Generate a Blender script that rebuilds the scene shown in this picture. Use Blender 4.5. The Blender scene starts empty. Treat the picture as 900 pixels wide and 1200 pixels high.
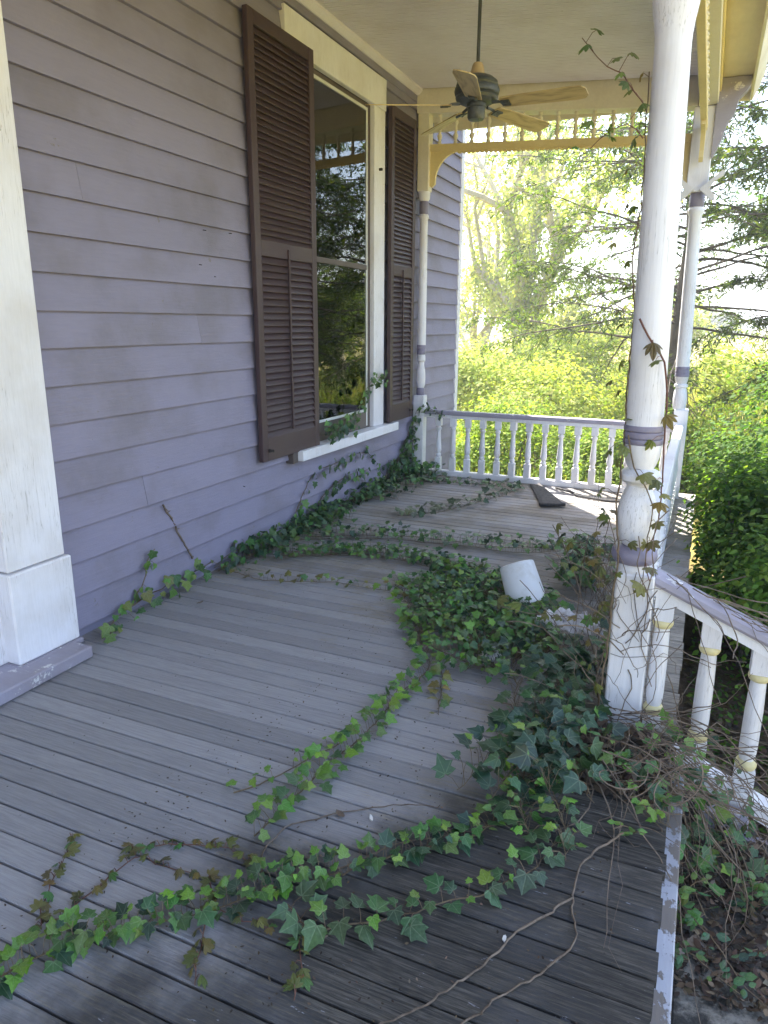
import bpy, bmesh, math, random
import numpy as np
from mathutils import Vector, Matrix, Euler
R = math.radians
random.seed(7); rng = np.random.default_rng(11)
sc = bpy.context.scene
col = sc.collection

# ------------------------------------------------------------------ camera
YAW, PITCH, ROLL = R(-23.791), R(14.927), R(-0.41)
fwd = Vector((math.sin(YAW)*math.cos(PITCH), math.cos(YAW)*math.cos(PITCH), -math.sin(PITCH)))
rgt = Vector((math.cos(YAW), -math.sin(YAW), 0)); dwn = fwd.cross(rgt)
r2 = math.cos(ROLL)*rgt + math.sin(ROLL)*dwn; d2 = -math.sin(ROLL)*rgt + math.cos(ROLL)*dwn
cd = bpy.data.cameras.new('camera'); cam = bpy.data.objects.new('camera', cd); col.objects.link(cam)
mw = Matrix((r2, -d2, -fwd)).transposed().to_4x4(); mw.translation = Vector((2.85, 0, 1.6))
cam.matrix_world = mw
cd.sensor_fit = 'VERTICAL'; cd.sensor_height = 36; cd.lens = 832.15/1200*36
cd.clip_start = 0.05; cd.clip_end = 2000
sc.camera = cam
# ------------------------------------------------------------------ sky, sun, exposure
SUN_EL = R(57.0)
sun_to = Vector((-0.646*math.cos(SUN_EL), 0.763*math.cos(SUN_EL), math.sin(SUN_EL)))   # towards the sun
w = bpy.data.worlds.new('World'); sc.world = w; w.use_nodes = True
nt = w.node_tree; nt.nodes.clear()
sky = nt.nodes.new('ShaderNodeTexSky'); sky.sky_type = 'NISHITA'; sky.sun_disc = False
sky.sun_elevation = SUN_EL; sky.sun_rotation = math.atan2(sun_to.x, sun_to.y)
sky.dust_density = 2.0; sky.air_density = 1.0; sky.ozone_density = .5
bg = nt.nodes.new('ShaderNodeBackground'); bg.inputs[1].default_value = 0.14
wo = nt.nodes.new('ShaderNodeOutputWorld')
nt.links.new(sky.outputs[0], bg.inputs[0]); nt.links.new(bg.outputs[0], wo.inputs[0])
sl = bpy.data.lights.new('sun', 'SUN'); sl.energy = 5.0; sl.angle = R(0.53); sl.color = (1.0, 0.95, 0.86)
so = bpy.data.objects.new('sun', sl); col.objects.link(so)
so.rotation_euler = sun_to.to_track_quat('Z', 'Y').to_euler(); so.location = (-4, 12, 14)
sc.view_settings.view_transform = 'Standard'; sc.view_settings.look = 'None'
sc.view_settings.exposure = 2.55; sc.view_settings.gamma = 1.0; sc.view_settings.use_curve_mapping = False
sc.render.engine = 'CYCLES'
cy = sc.cycles
cy.use_denoising = True; cy.max_bounces = 9; cy.diffuse_bounces = 5; cy.glossy_bounces = 3
cy.transparent_max_bounces = 12; cy.transmission_bounces = 6; cy.sample_clamp_indirect = 8
cy.caustics_reflective = False; cy.caustics_refractive = False

# ------------------------------------------------------------------ materials
class NT:
    def __init__(s, name):
        s.m = bpy.data.materials.new(name); s.m.use_nodes = True; s.t = s.m.node_tree; s.t.nodes.clear()
        s.out = s.n('ShaderNodeOutputMaterial')
    def n(s, typ, **kw):
        nd = s.t.nodes.new(typ)
        for k, v in kw.items(): setattr(nd, k, v)
        return nd
    def l(s, a, b): s.t.links.new(a, b)
    def val(s, inp, v):
        if hasattr(v, 'is_linked') or isinstance(v, bpy.types.NodeSocket): s.l(v, inp)
        else: inp.default_value = v
    def noise(s, vec, scale, detail=5, rough=.6, dist=0):
        nd = s.n('ShaderNodeTexNoise'); s.l(vec, nd.inputs['Vector']); nd.inputs['Scale'].default_value = scale
        nd.inputs['Detail'].default_value = detail; nd.inputs['Roughness'].default_value = rough; nd.inputs['Distortion'].default_value = dist
        return nd.outputs['Fac']
    def ramp(s, fac, a, b, lo=0., hi=1.):
        nd = s.n('ShaderNodeMapRange', interpolation_type='SMOOTHSTEP'); s.val(nd.inputs[0], fac)
        for i, v in enumerate((a, b, lo, hi)): nd.inputs[i+1].default_value = v
        return nd.outputs[0]
    def math(s, op, a, b=0., c=0.):
        nd = s.n('ShaderNodeMath', operation=op)
        for i, v in enumerate((a, b, c)): s.val(nd.inputs[i], v)
        return nd.outputs[0]
    def mix(s, fac, a, b, mode='MIX'):
        nd = s.n('ShaderNodeMix', data_type='RGBA', blend_type=mode)
        s.val(nd.inputs[0], fac)
        for i, v in ((6, a), (7, b)):
            if isinstance(v, bpy.types.NodeSocket): s.l(v, nd.inputs[i])
            else: nd.inputs[i].default_value = (*v, 1) if len(v) == 3 else v
        return nd.outputs[2]
    def mapping(s, vec, scale=(1,1,1)):
        nd = s.n('ShaderNodeMapping'); s.l(vec, nd.inputs[0]); nd.inputs['Scale'].default_value = scale
        return nd.outputs[0]
    def pos(s): return s.n('ShaderNodeNewGeometry').outputs['Position']
    def rand(s): return s.n('ShaderNodeObjectInfo').outputs['Random']
    def shiftpos(s, amt=7.):
        v = s.n('ShaderNodeVectorMath', operation='SCALE'); 
        c = s.n('ShaderNodeCombineXYZ'); r = s.rand()
        for i in range(3): s.l(r, c.inputs[i])
        s.l(c.outputs[0], v.inputs[0]); v.inputs[3].default_value = amt
        a = s.n('ShaderNodeVectorMath', operation='ADD'); s.l(s.pos(), a.inputs[0]); s.l(v.outputs[0], a.inputs[1])
        return a.outputs[0]
    def bump(s, h, strength=.3, dist=.01):
        nd = s.n('ShaderNodeBump'); s.l(h, nd.inputs['Height']); nd.inputs['Strength'].default_value = strength; nd.inputs['Distance'].default_value = dist
        return nd.outputs[0]
    def principled(s, colr, rough=.6, nrm=None, spec=.4):
        p = s.n('ShaderNodeBsdfPrincipled')
        if isinstance(colr, bpy.types.NodeSocket): s.l(colr, p.inputs['Base Color'])
        else: p.inputs['Base Color'].default_value = (*colr, 1)
        s.val(p.inputs['Roughness'], rough); p.inputs['Specular IOR Level'].default_value = spec
        if nrm is not None: s.l(nrm, p.inputs['Normal'])
        return p
    def done(s, sh): s.l(sh.outputs[0] if hasattr(sh, 'outputs') else sh, s.out.inputs[0]); return s.m

M = {}
def paint(name, c, dirt, stretch=(6,6,1), rough=.5, peel=None, peelamt=.7, grain=.25, var=.08, dirtamt=.6, crack=False):
    """oil paint on wood: faint brush/wood grain, weather streaks, optional peeling patches"""
    t = NT(name); p = t.shiftpos()
    g = t.noise(t.mapping(p, stretch), 14, 6, .65)
    big = t.noise(p, 1.7, 5, .6); fine = t.noise(p, 38, 4, .7)
    d = t.math('MULTIPLY', t.ramp(big, .42, .72), dirtamt)
    c1 = t.mix(d, c, dirt)
    br = t.math('ADD', t.math('MULTIPLY', t.math('SUBTRACT', t.rand(), .5), var), t.math('MULTIPLY', t.math('SUBTRACT', g, .5), .22))
    hs = t.n('ShaderNodeHueSaturation'); t.l(c1, hs.inputs['Color']); t.l(t.math('ADD', br, 1.), hs.inputs['Value'])
    cc = hs.outputs[0]
    spk = t.ramp(fine, .68, .76); cc = t.mix(t.math('MULTIPLY', spk, .35), cc, dirt)
    h = t.math('ADD', g, t.math('MULTIPLY', fine, .4))
    if crack:
        cn = t.noise(t.mapping(p, (16, 16, .45)), 5, 3, .5); cm = t.math('MULTIPLY', t.ramp(t.math('ABSOLUTE', t.math('SUBTRACT', cn, .5)), .0, .014, 1, 0), t.ramp(t.noise(p, 3.1, 3, .5), .45, .62))
        cc = t.mix(t.math('MULTIPLY', cm, .55), cc, tuple(x*.4 for x in dirt)); h = t.math('SUBTRACT', h, cm)
    if peel:
        pm = t.ramp(t.math('ADD', t.noise(p, 9, 6, .7), t.math('MULTIPLY', g, .25)), peelamt, peelamt+.04)
        cc = t.mix(pm, cc, peel); h = t.math('SUBTRACT', h, t.math('MULTIPLY', pm, .8))
    M[name] = t.done(t.principled(cc, rough, t.bump(h, grain, .004), .35)); return M[name]

paint('siding', (.258, .240, .328), (.195, .176, .212), (6, .6, 6), .55, peel=(.21,.19,.20), peelamt=.80, var=.09, grain=.45, dirtamt=.85)
paint('white', (.79, .78, .82), (.55, .50, .45), (8, 8, .7), .45, peel=(.36,.31,.27), peelamt=.83, var=.04, dirtamt=.5, crack=True)
paint('post_white', (.76, .75, .78), (.56, .51, .48), (7, 7, .35), .4, peel=(.40,.33,.28), peelamt=.82, var=.04, dirtamt=.5, crack=True)
paint('cream', (.74, .69, .57), (.57, .50, .38), (3, 3, 3), .5, var=.06, dirtamt=.5)
paint('yellow', (.74, .61, .31), (.55, .42, .2), (4, 4, 4), .5, var=.06, dirtamt=.5)
paint('ringyellow', (.68, .60, .33), (.42, .35, .2), (4, 4, 4), .5, var=.06, dirtamt=.6)
paint('lavender', (.235, .215, .29), (.17, .15, .18), (5, 5, 5), .42, peel=(.6,.58,.58), peelamt=.87, var=.05)
paint('rail_lavender', (.33, .31, .38), (.24, .2, .2), (.8, 8, 8), .45, peel=(.62,.6,.6), peelamt=.72, var=.05)
paint('peeling', (.36,.375,.43), (.22,.215,.22), (6,1,6), .6, peel=(.16,.14,.125), peelamt=.60, grain=.6, dirtamt=.8)
paint('shutter', (.062, .039, .043), (.085, .060, .056), (6, .7, 6), .42, var=.12, grain=.35)
paint('sash', (.10, .080, .072), (.16, .13, .11), (5, 5, 1), .45)
paint('alu', (.72, .72, .70), (.5, .48, .44), (5, 5, 1), .35)
paint('ceiling', (.74, .70, .77), (.60, .54, .57), (.5, 7, 7), .5, peel=(.33,.26,.22), peelamt=.84, var=.1)
paint('soffit', (.72, .63, .46), (.55, .46, .32), (2, .5, 2), .5)
paint('step_wood', (.29, .275, .30), (.11, .10, .09), (1, 5, 5), .75, peel=(.13,.12,.105), peelamt=.5, grain=.8, dirtamt=.9)

def deck_mat():
    t = NT('deck'); P = t.pos(); p = t.shiftpos(9)
    sep = t.n('ShaderNodeSeparateXYZ'); t.l(P, sep.inputs[0]); X, Y = sep.outputs[0], sep.outputs[1]
    g = t.noise(t.mapping(p, (1.3, 24, 4)), 5.5, 8, .72, .3)
    g2 = t.noise(t.mapping(p, (2.2, 60, 4)), 9, 5, .7)
    blotch = t.noise(P, 2.1, 6, .62); fine = t.noise(p, 46, 4, .7)
    foot = t.ramp(t.math('ADD', X, t.math('MULTIPLY', Y, -.42)), .55, 1.80)   # foot-worn towards the steps
    wear = t.math('ADD', t.math('MULTIPLY', foot, .62), t.math('ADD', t.math('MULTIPLY', t.math('SUBTRACT', blotch, .5), 1.3), t.math('MULTIPLY', t.math('SUBTRACT', g, .5), 1.6)))
    far = t.ramp(Y, 2.0, 4.2)                                                 # paint long gone at the weather end
    wear = t.math('ADD', wear, t.math('MULTIPLY', far, .46))
    wm = t.ramp(wear, .28, .62)
    pa = t.mix(t.ramp(g, .3, .7), (.255, .245, .255), (.355, .342, .352))
    wood = t.mix(t.ramp(g, .28, .72), (.13, .113, .094), (.39, .35, .295))
    wood = t.mix(t.math('MULTIPLY', t.ramp(g2, .5, .66), .55), wood, (.06, .055, .05))
    c = t.mix(wm, pa, wood)
    mold = t.ramp(t.math('ADD', t.math('ADD', foot, t.math('MULTIPLY', t.math('SUBTRACT', blotch, .5), 1.5)), t.math('MULTIPLY', t.ramp(Y, 1.5, 2.6), -.55)), .26, .78)
    c = t.mix(t.math('MULTIPLY', t.math('MULTIPLY', mold, t.ramp(g, .25, .7, 1., .72)), .92), c, (.017, .017, .018))
    flake = t.ramp(t.math('ADD', t.noise(t.mapping(p, (1, 5, 1)), 13, 6, .7), t.math('MULTIPLY', foot, .05)), .70, .735)
    c = t.mix(t.math('MULTIPLY', flake, .7), c, (.36, .36, .40))
    spk = t.ramp(fine, .69, .75); c = t.mix(t.math('MULTIPLY', spk, .6), c, (.05, .045, .045))
    hs = t.n('ShaderNodeHueSaturation'); t.l(c, hs.inputs['Color'])
    t.l(t.math('ADD', .84, t.math('MULTIPLY', t.rand(), .32)), hs.inputs['Value'])
    h = t.math('ADD', g, t.math('MULTIPLY', g2, .7))
    M['deck'] = t.done(t.principled(hs.outputs[0], t.ramp(wm, 0, 1, .58, .9), t.bump(h, .75, .007), .2))
deck_mat()

def simple(name, c1, c2, scale=8, rough=.7, bump=.4, bd=.01, spec=.3, stretch=(1,1,1), lo=.35, hi=.65):
    t = NT(name); p = t.shiftpos(5) ; n = t.noise(t.mapping(p, stretch), scale, 7, .68)
    f = t.noise(p, scale*6, 4, .7)
    c = t.mix(t.ramp(n, lo, hi), c1, c2)
    c = t.mix(t.math('MULTIPLY', t.ramp(f, .6, .75), .4), c, tuple(x*.5 for x in c1))
    M[name] = t.done(t.principled(c, rough, t.bump(t.math('ADD', n, t.math('MULTIPLY', f, .4)), bump, bd), spec)); return M[name]
simple('twig', (.10,.072,.052), (.21,.16,.12), 20, .8)
simple('vine_stem', (.11,.075,.05), (.20,.15,.09), 25, .8)
simple('red_stem', (.12,.05,.04), (.18,.09,.06), 25, .7)
simple('bark', (.07,.055,.042), (.15,.12,.09), 6, .9, .8, .03, stretch=(1,1,.3))
simple('pale_bark', (.30,.27,.20), (.44,.40,.30), 5, .9, .6, .03, stretch=(1,1,.3))
simple('soil', (.055,.042,.030), (.11,.085,.06), 10, .95, .9, .03)
simple('stone', (.16,.145,.125), (.27,.25,.22), 5, .9, .8, .02)
simple('moss_stone', (.035,.033,.030), (.25,.23,.20), 7, .9, .9, .02, lo=.42, hi=.6)
simple('bronze', (.035,.04,.036), (.075,.08,.066), 14, .42, .2, spec=.6)
simple('fan_collar', (.42,.30,.16), (.50,.38,.22), 10, .5, .1)
simple('mat', (.045,.044,.046), (.095,.09,.088), 30, .9, .6)
simple('sheath', (.12,.11,.12), (.16,.15,.16), 3, .9)
simple('rag', (.78,.77,.80), (.50,.48,.50), 14, .8, .5)
simple('paper', (.72,.71,.70), (.55,.53,.50), 12, .8, .4)
simple('shingle', (.10,.10,.10), (.17,.165,.16), 6, .9)
simple('interior', (.16,.14,.12), (.2,.18,.15), 2, .9)
simple('iron', (.02,.02,.02), (.05,.04,.035), 20, .5)

def wicker():
    t = NT('blade'); o = t.n('ShaderNodeTexCoord').outputs['Object']
    g = t.noise(t.mapping(o, (1.5, 14, 1)), 4.5, 6, .6, .6); wv = t.n('ShaderNodeTexWave', bands_direction='Y')
    t.l(t.mapping(o, (1,1,1)), wv.inputs[0]); wv.inputs['Scale'].default_value = 5; wv.inputs['Distortion'].default_value = 6; wv.inputs['Detail'].default_value = 2
    c = t.mix(t.math('MULTIPLY', wv.outputs['Fac'], t.ramp(g, .3, .7)), (.56,.43,.20), (.33,.23,.10))
    M['blade'] = t.done(t.principled(c, .45, None, .4))
wicker()
def plastic():
    t = NT('plastic'); p = t.pos(); n = t.noise(p, 9, 5, .6)
    c = t.mix(t.ramp(n, .45, .75), (.66,.68,.71), (.50,.50,.48))
    M['plastic'] = t.done(t.principled(c, .38, None, .45))
plastic()
def glass():
    t = NT('glass'); fr = t.n('ShaderNodeFresnel'); fr.inputs[0].default_value = 2.15
    p = t.pos(); wob = t.noise(p, 1.6, 2, .5)
    b = t.bump(wob, .05, .03)
    tr = t.n('ShaderNodeBsdfTransparent'); tr.inputs[0].default_value = (.86,.9,.87,1)
    gl = t.n('ShaderNodeBsdfGlossy'); gl.inputs['Roughness'].default_value = .01; t.l(b, gl.inputs['Normal'])
    mx = t.n('ShaderNodeMixShader'); t.l(fr.outputs[0], mx.inputs[0]); t.l(tr.outputs[0], mx.inputs[1]); t.l(gl.outputs[0], mx.inputs[2])
    M['glass'] = t.done(mx)
glass()
def leafmat(name, src='attr', trans=.35, rough=.42, veins=False, tcol=(1.25, 1.25, .55), spec=.4):
    """leaf: colour from the object or from a per-leaf attribute, lit through when backlit"""
    t = NT(name)
    if src == 'attr':
        a = t.n('ShaderNodeAttribute'); a.attribute_name = 'Col'; c = a.outputs['Color']
    else:
        oi = t.n('ShaderNodeObjectInfo'); c = oi.outputs['Color']
    nrm = None
    if veins:
        uv = t.n('ShaderNodeUVMap').outputs[0]; sp = t.n('ShaderNodeSeparateXYZ'); t.l(uv, sp.inputs[0])
        u = t.math('SUBTRACT', sp.outputs[0], .5); v = t.math('SUBTRACT', sp.outputs[1], .12)
        ang = t.math('ABSOLUTE', t.math('ARCTAN2', u, v)); rr = t.math('SQRT', t.math('ADD', t.math('MULTIPLY', u, u), t.math('MULTIPLY', v, v)))
        pp = t.math('PINGPONG', ang, R(24)); d = t.math('MULTIPLY', pp, rr)
        vm = t.math('MULTIPLY', t.ramp(d, .004, .03, 1, 0), .36)
        c2 = t.mix(vm, c, t.mix(.45, c, (.42, .50, .34)))
        n = t.noise(t.mapping(uv), 9, 4, .6); hs = t.n('ShaderNodeHueSaturation'); t.l(c2, hs.inputs['Color'])
        t.l(t.ramp(n, .2, .8, .75, 1.25), hs.inputs['Value']); c = hs.outputs[0]
        nrm = t.bump(t.math('SUBTRACT', n, vm), .4, .004)
    p = t.principled(c, rough, nrm, spec)
    tl = t.n('ShaderNodeBsdfTranslucent'); t.l(t.mix(1., c, (*tcol, 1), 'MULTIPLY'), tl.inputs[0])
    mx = t.n('ShaderNodeMixShader'); mx.inputs[0].default_value = trans
    t.l(p.outputs[0], mx.inputs[1]); t.l(tl.outputs[0], mx.inputs[2]); M[name] = t.done(mx)
leafmat('ivy_leaf', 'obj', .16, .38, True, (1.3, 1.5, .6))
leafmat('ivy_mass', 'attr', .16, .40, True, (1.3, 1.5, .6))
leafmat('foliage', 'attr', .50, .6, tcol=(1.35, 1.4, .5), spec=.12)
leafmat('dead', 'attr', .1, .85)
def groundmat():
    t = NT('ground'); P = t.pos()
    n = t.noise(P, .35, 6, .6); f = t.noise(P, 9, 6, .7); s = t.noise(P, 1.6, 5, .65)
    c = t.mix(t.ramp(n, .35, .65), (.31, .26, .07), (.36, .30, .10)); c = t.mix(t.ramp(f, .35, .7), c, (.24, .20, .055))
    c = t.mix(t.math('MULTIPLY', t.ramp(s, .6, .72), .5), c, (.20,.165,.09))
    sep = t.n('ShaderNodeSeparateXYZ'); t.l(P, sep.inputs[0])
    near = t.math('MULTIPLY', t.ramp(sep.outputs[0], 6.2, 3.6), t.ramp(sep.outputs[1], 8.6, 6.6))    # leaf litter round the steps
    near = t.math('MULTIPLY', near, t.ramp(f, .25, .5, .5, 1.))
    c = t.mix(near, c, t.mix(t.ramp(f, .35, .65), (.045, .032, .022), (.12, .085, .055)))
    M['ground'] = t.done(t.principled(c, .95, t.bump(t.math('ADD', f, s), .9, .05), .1))
groundmat()

# ------------------------------------------------------------------ mesh helpers
class MB:
    def __init__(s): s.v = []; s.f = []
    def add(s, vs, fs):
        o = len(s.v); s.v += [tuple(x) for x in vs]; s.f += [tuple(i+o for i in f) for f in fs]; return s
    def box(s, x0, x1, y0, y1, z0, z1, b=0.):
        if b <= 0:
            vs = [(x,y,z) for z in (z0,z1) for y in (y0,y1) for x in (x0,x1)]
            return s.add(vs, [(0,2,3,1),(4,5,7,6),(0,1,5,4),(2,6,7,3),(0,4,6,2),(1,3,7,5)])
        bm = bmesh.new(); bmesh.ops.create_cube(bm, size=1)
        for v in bm.verts: v.co = ((x0+x1)/2+v.co.x*(x1-x0), (y0+y1)/2+v.co.y*(y1-y0), (z0+z1)/2+v.co.z*(z1-z0))
        bmesh.ops.bevel(bm, geom=list(bm.edges), offset=b, segments=1, affect='EDGES')
        bm.verts.index_update(); s.add([v.co for v in bm.verts], [[v.index for v in f.verts] for f in bm.faces]); bm.free(); return s
    def prism(s, poly, axis, a, b, off=None):
        """poly: list of 2-D points; axis: extrusion axis ('x','y','z')"""
        n = len(poly); vs = []
        for i, t in enumerate((a, b)):
            for p, q in poly:
                dx = off if (off and i) else 0
                vs.append({'x': (t,p,q), 'y': (p,t,q), 'z': (p,q,t)}[axis])
        fs = [tuple(range(n))[::-1], tuple(range(n, 2*n))]
        for i in range(n): j = (i+1) % n; fs.append((i, j, n+j, n+i))
        return s.add(vs, fs)
    def lathe(s, prof, c=(0,0,0), n=16, lean=(0,0)):
        vs, fs = [], []
        for r, z in prof:
            for k in range(n):
                a = 2*math.pi*k/n; vs.append((c[0]+r*math.cos(a)+lean[0]*z, c[1]+r*math.sin(a)+lean[1]*z, c[2]+z))
        m = len(prof)
        for i in range(m-1):
            for k in range(n):
                k2 = (k+1) % n; fs.append((i*n+k, i*n+k2, (i+1)*n+k2, (i+1)*n+k))
        fs.append(tuple(range(n))[::-1]); fs.append(tuple((m-1)*n+k for k in range(n)))
        return s.add(vs, fs)
    def tube(s, pts, rad, n=6):
        pts = [Vector(p) for p in pts]; m = len(pts)
        if not hasattr(rad, '__len__'): rad = [rad]*m
        vs, fs = [], []; prev = None
        for i in range(m):
            d = (pts[min(i+1,m-1)]-pts[max(i-1,0)]); d = d.normalized() if d.length > 1e-9 else Vector((0,0,1))
            if prev is None: u = d.orthogonal().normalized()
            else:
                u = prev-d*prev.dot(d); u = u.normalized() if u.length > 1e-6 else d.orthogonal().normalized()
            prev = u; v = d.cross(u)
            for k in range(n):
                a = 2*math.pi*k/n; vs.append(pts[i]+(u*math.cos(a)+v*math.sin(a))*rad[i])
        for i in range(m-1):
            for k in range(n):
                k2 = (k+1) % n; fs.append((i*n+k, i*n+k2, (i+1)*n+k2, (i+1)*n+k))
        fs.append(tuple(range(n))[::-1]); fs.append(tuple((m-1)*n+k for k in range(n)))
        return s.add(vs, fs)
    def mesh(s, name, m, smooth=None):
        me = bpy.data.meshes.new(name); me.from_pydata(s.v, [], s.f); me.materials.append(m)
        bm = bmesh.new(); bm.from_mesh(me); bmesh.ops.recalc_face_normals(bm, faces=bm.faces)
        if smooth is not None:
            for f in bm.faces: f.smooth = True
            for e in bm.edges:
                if len(e.link_faces) == 2 and e.calc_face_angle(0) > R(smooth): e.smooth = False
        bm.to_mesh(me); bm.free(); return me
    def build(s, name, m, parent=None, smooth=None, loc=(0,0,0)):
        return link(name, s.mesh(name, m, smooth), parent, loc)
def link(name, me, parent=None, loc=(0,0,0), rot=None, scale=None, mat4=None):
    o = bpy.data.objects.new(name, me); col.objects.link(o)
    if mat4 is not None: o.matrix_basis = mat4
    else:
        o.location = loc
        if rot: o.rotation_euler = rot
        if scale: o.scale = (scale,)*3 if not hasattr(scale,'__len__') else scale
    if parent: setp(o, parent)
    return o
def basis(o):
    return Matrix.LocRotScale(o.location, o.rotation_euler, o.scale) if o.rotation_mode != 'QUATERNION' else o.matrix_basis.copy()
def setp(o, p):
    o.parent = p; o.matrix_parent_inverse = basis(p).inverted()
def thing(name, label, cat, loc=(0,0,0), group=None):
    o = bpy.data.objects.new(name, None); col.objects.link(o); o.location = loc; o.empty_display_size = .1
    return tag(o, label, cat, group)
def tag(o, label=None, cat=None, group=None, kind=None):
    if label: o['label'] = label
    if cat: o['category'] = cat
    if group: o['group'] = group
    if kind: o['kind'] = kind
    return o
def rot_z(v, a): return Matrix.Rotation(a, 4, 'Z') @ v

# ================================================================== SETTING
GZ = -0.75
def ground():
    # finer near the house, reaching the horizon; gently uneven
    xs = np.concatenate([np.linspace(-600,-14,8), np.linspace(-12,20,50), np.linspace(24,600,9)])
    ys = np.concatenate([np.linspace(-300,-6,6), np.linspace(-4,34,60), np.linspace(38,900,12)])
    XX, YY = np.meshgrid(xs, ys); near = np.exp(-((XX-3)**2+(YY-5)**2)/900)
    ZZ = GZ + near*(.06*np.sin(XX*1.3+YY*.7)+.05*np.sin(YY*1.9-XX*.4)) - .0
    vs = list(zip(XX.ravel(), YY.ravel(), ZZ.ravel())); nx = len(xs); fs = []
    for j in range(len(ys)-1):
        for i in range(nx-1): fs.append((j*nx+i, j*nx+i+1, (j+1)*nx+i+1, (j+1)*nx+i))
    b = MB(); b.add(vs, fs); return tag(b.build('ground', M['ground'], None, 60), kind='structure')
ground()

# ------------------------------------------------------------------ porch floor: every board an object
floor = bpy.data.objects.new('porch_floor', None); col.objects.link(floor); tag(floor, 'weathered grey board porch floor', kind='structure')
PITCH_B = .0985
def plank_mesh(k):
    wd = PITCH_B-.0068; hw = wd/2; x1 = 2.908 + random.uniform(-.004, .004)
    prof = [(-hw, -.028), (-hw, -.0035), (-hw+.003, 0), (0, random.uniform(-.0012,.0005)), (hw-.003, 0), (hw, -.0035), (hw, -.028)]
    xs = [.0, .7, 1.45, 2.2, x1]; n = len(prof); vs, fs = [], []
    sag = [0]+[random.uniform(-.0015,.0015) for _ in xs[1:-1]]+[random.uniform(-.003,.003)]
    bow = [0]+[random.uniform(-.0008,.0008) for _ in xs[1:]]
    for x, sg, bw in zip(xs, sag, bow):
        for p, q in prof: vs.append((x, p+bw, q+sg))
    for i in range(len(xs)-1):
        for j in range(n-1): fs.append((i*n+j, i*n+j+1, (i+1)*n+j+1, (i+1)*n+j))
    fs.append(tuple(range(n))); fs.append(tuple((len(xs)-1)*n+j for j in range(n))[::-1])
    b = MB(); b.add(vs, fs); return b.mesh('plank', M['deck'])
pm = [plank_mesh(k) for k in range(14)]
y = -.9355 + .013; k = 0
while y < 7.36:
    link('plank', pm[random.randrange(14)], floor, (0, y, random.uniform(-.0012, .0012)), rot=(random.uniform(-.008,.008), 0, 0)); y += PITCH_B
# nail heads along the joists, too small to pick apart
b = MB(); y = -.9355+.013
while y < 7.36:
    for jx in (.1, .75, 1.4, 2.05, 2.78):
        for s_ in (-1, 1):
            if random.random() < .8:
                px, py = jx+random.uniform(-.012,.012), y+s_*.022+random.uniform(-.006,.006); b.add([(px+.0032*math.cos(a), py+.0032*math.sin(a), .0022) for a in (0,1.05,2.1,3.14,4.19,5.24)], [(0,1,2,3,4,5)])
    y += PITCH_B
q = b.build('nail_heads', M['iron'], floor); q['kind'] = 'stuff'
# joists, fascia boards under the edges, inner end wall
b = MB()
for jx in (.1, .75, 1.4, 2.05, 2.78): b.box(jx-.02, jx+.02, -.95, 7.36, -.19, -.03)
b.build('joists', M['soil'], floor)
b = MB(); b.box(2.872, 2.893, -.98, 2.60, -.26, -.033, .003); b.build('fascia_board', M['white'], floor)
b = MB(); b.box(2.872, 2.893, 2.603, 7.38, -.26, -.033, .003); b.build('fascia_board', M['white'], floor)
b = MB(); b.box(0, 2.87, 7.362, 7.385, -.26, -.033, .003); b.build('fascia_board', M['white'], floor)
b = MB(); b.box(2.80, 2.86, -.98, 7.3, -.75, -.265); b.build('crawl_skirt', M['soil'], floor)

# ------------------------------------------------------------------ house
HY1 = 8.66
house = thing('house', 'lavender grey clapboard house with tall shuttered window beside the porch', 'house', (0, 3, 0))
WY0, WY1, WZ0, WZ1 = 4.95, 6.06, .65, 3.40          # window opening
edges = [.045+.1784*k for k in range(9)] + [1.472+.1712*k for k in range(1,7)] + [2.499+.157*k for k in range(1, 27)]
edges = [-.70+.1862*k for k in range(4)] + edges
def clap(z0, z1, y0, y1):
    lift = .0
    prof = [(-.012, z0), (.031, z0), (.0315, z0+.003), (.003, z1+.014), (-.012, z1+.014)]
    b = MB(); ym = y0; segs = max(1, int((y1-y0)/1.2)); ys = np.linspace(y0, y1, segs+1); vs, fs = [], []; n = len(prof)
    for yy in ys:
        dz = random.uniform(-.0018, .0018); dx = random.uniform(-.0006, .0006)
        for p, q in prof: vs.append((p+dx, yy, q+dz))
    for i in range(len(ys)-1):
        for j in range(n): fs.append((i*n+j, i*n+(j+1)%n, (i+1)*n+(j+1)%n, (i+1)*n+j))
    fs.append(tuple(range(n))); fs.append(tuple((len(ys)-1)*n+j for j in range(n))[::-1])
    b.add(vs, fs); b.build('clapboard', M['siding'], house)
for i in range(len(edges)-1):
    z0, z1 = edges[i], edges[i+1]
    if z0 < WZ1+.23 and z1 > .60:
        jy = {7: 3.05, 12: 3.62, 16: 2.78}.get(i)
        if jy: clap(z0, z1, -2.0, jy-.0012); clap(z0, z1, jy+.0012, 4.70)
        else: clap(z0, z1, -2.0, 4.70)
        clap(z0, z1, 6.30, HY1-.09)
    else:
        clap(z0, z1, -2.0, 5.85 if random.random() < .5 else HY1-.09)
        if abs(house.children[-1].data.vertices[-1].co.y-5.85) < .01: clap(z0, z1, 5.852, HY1-.09)
ZT = edges[-1]
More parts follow.
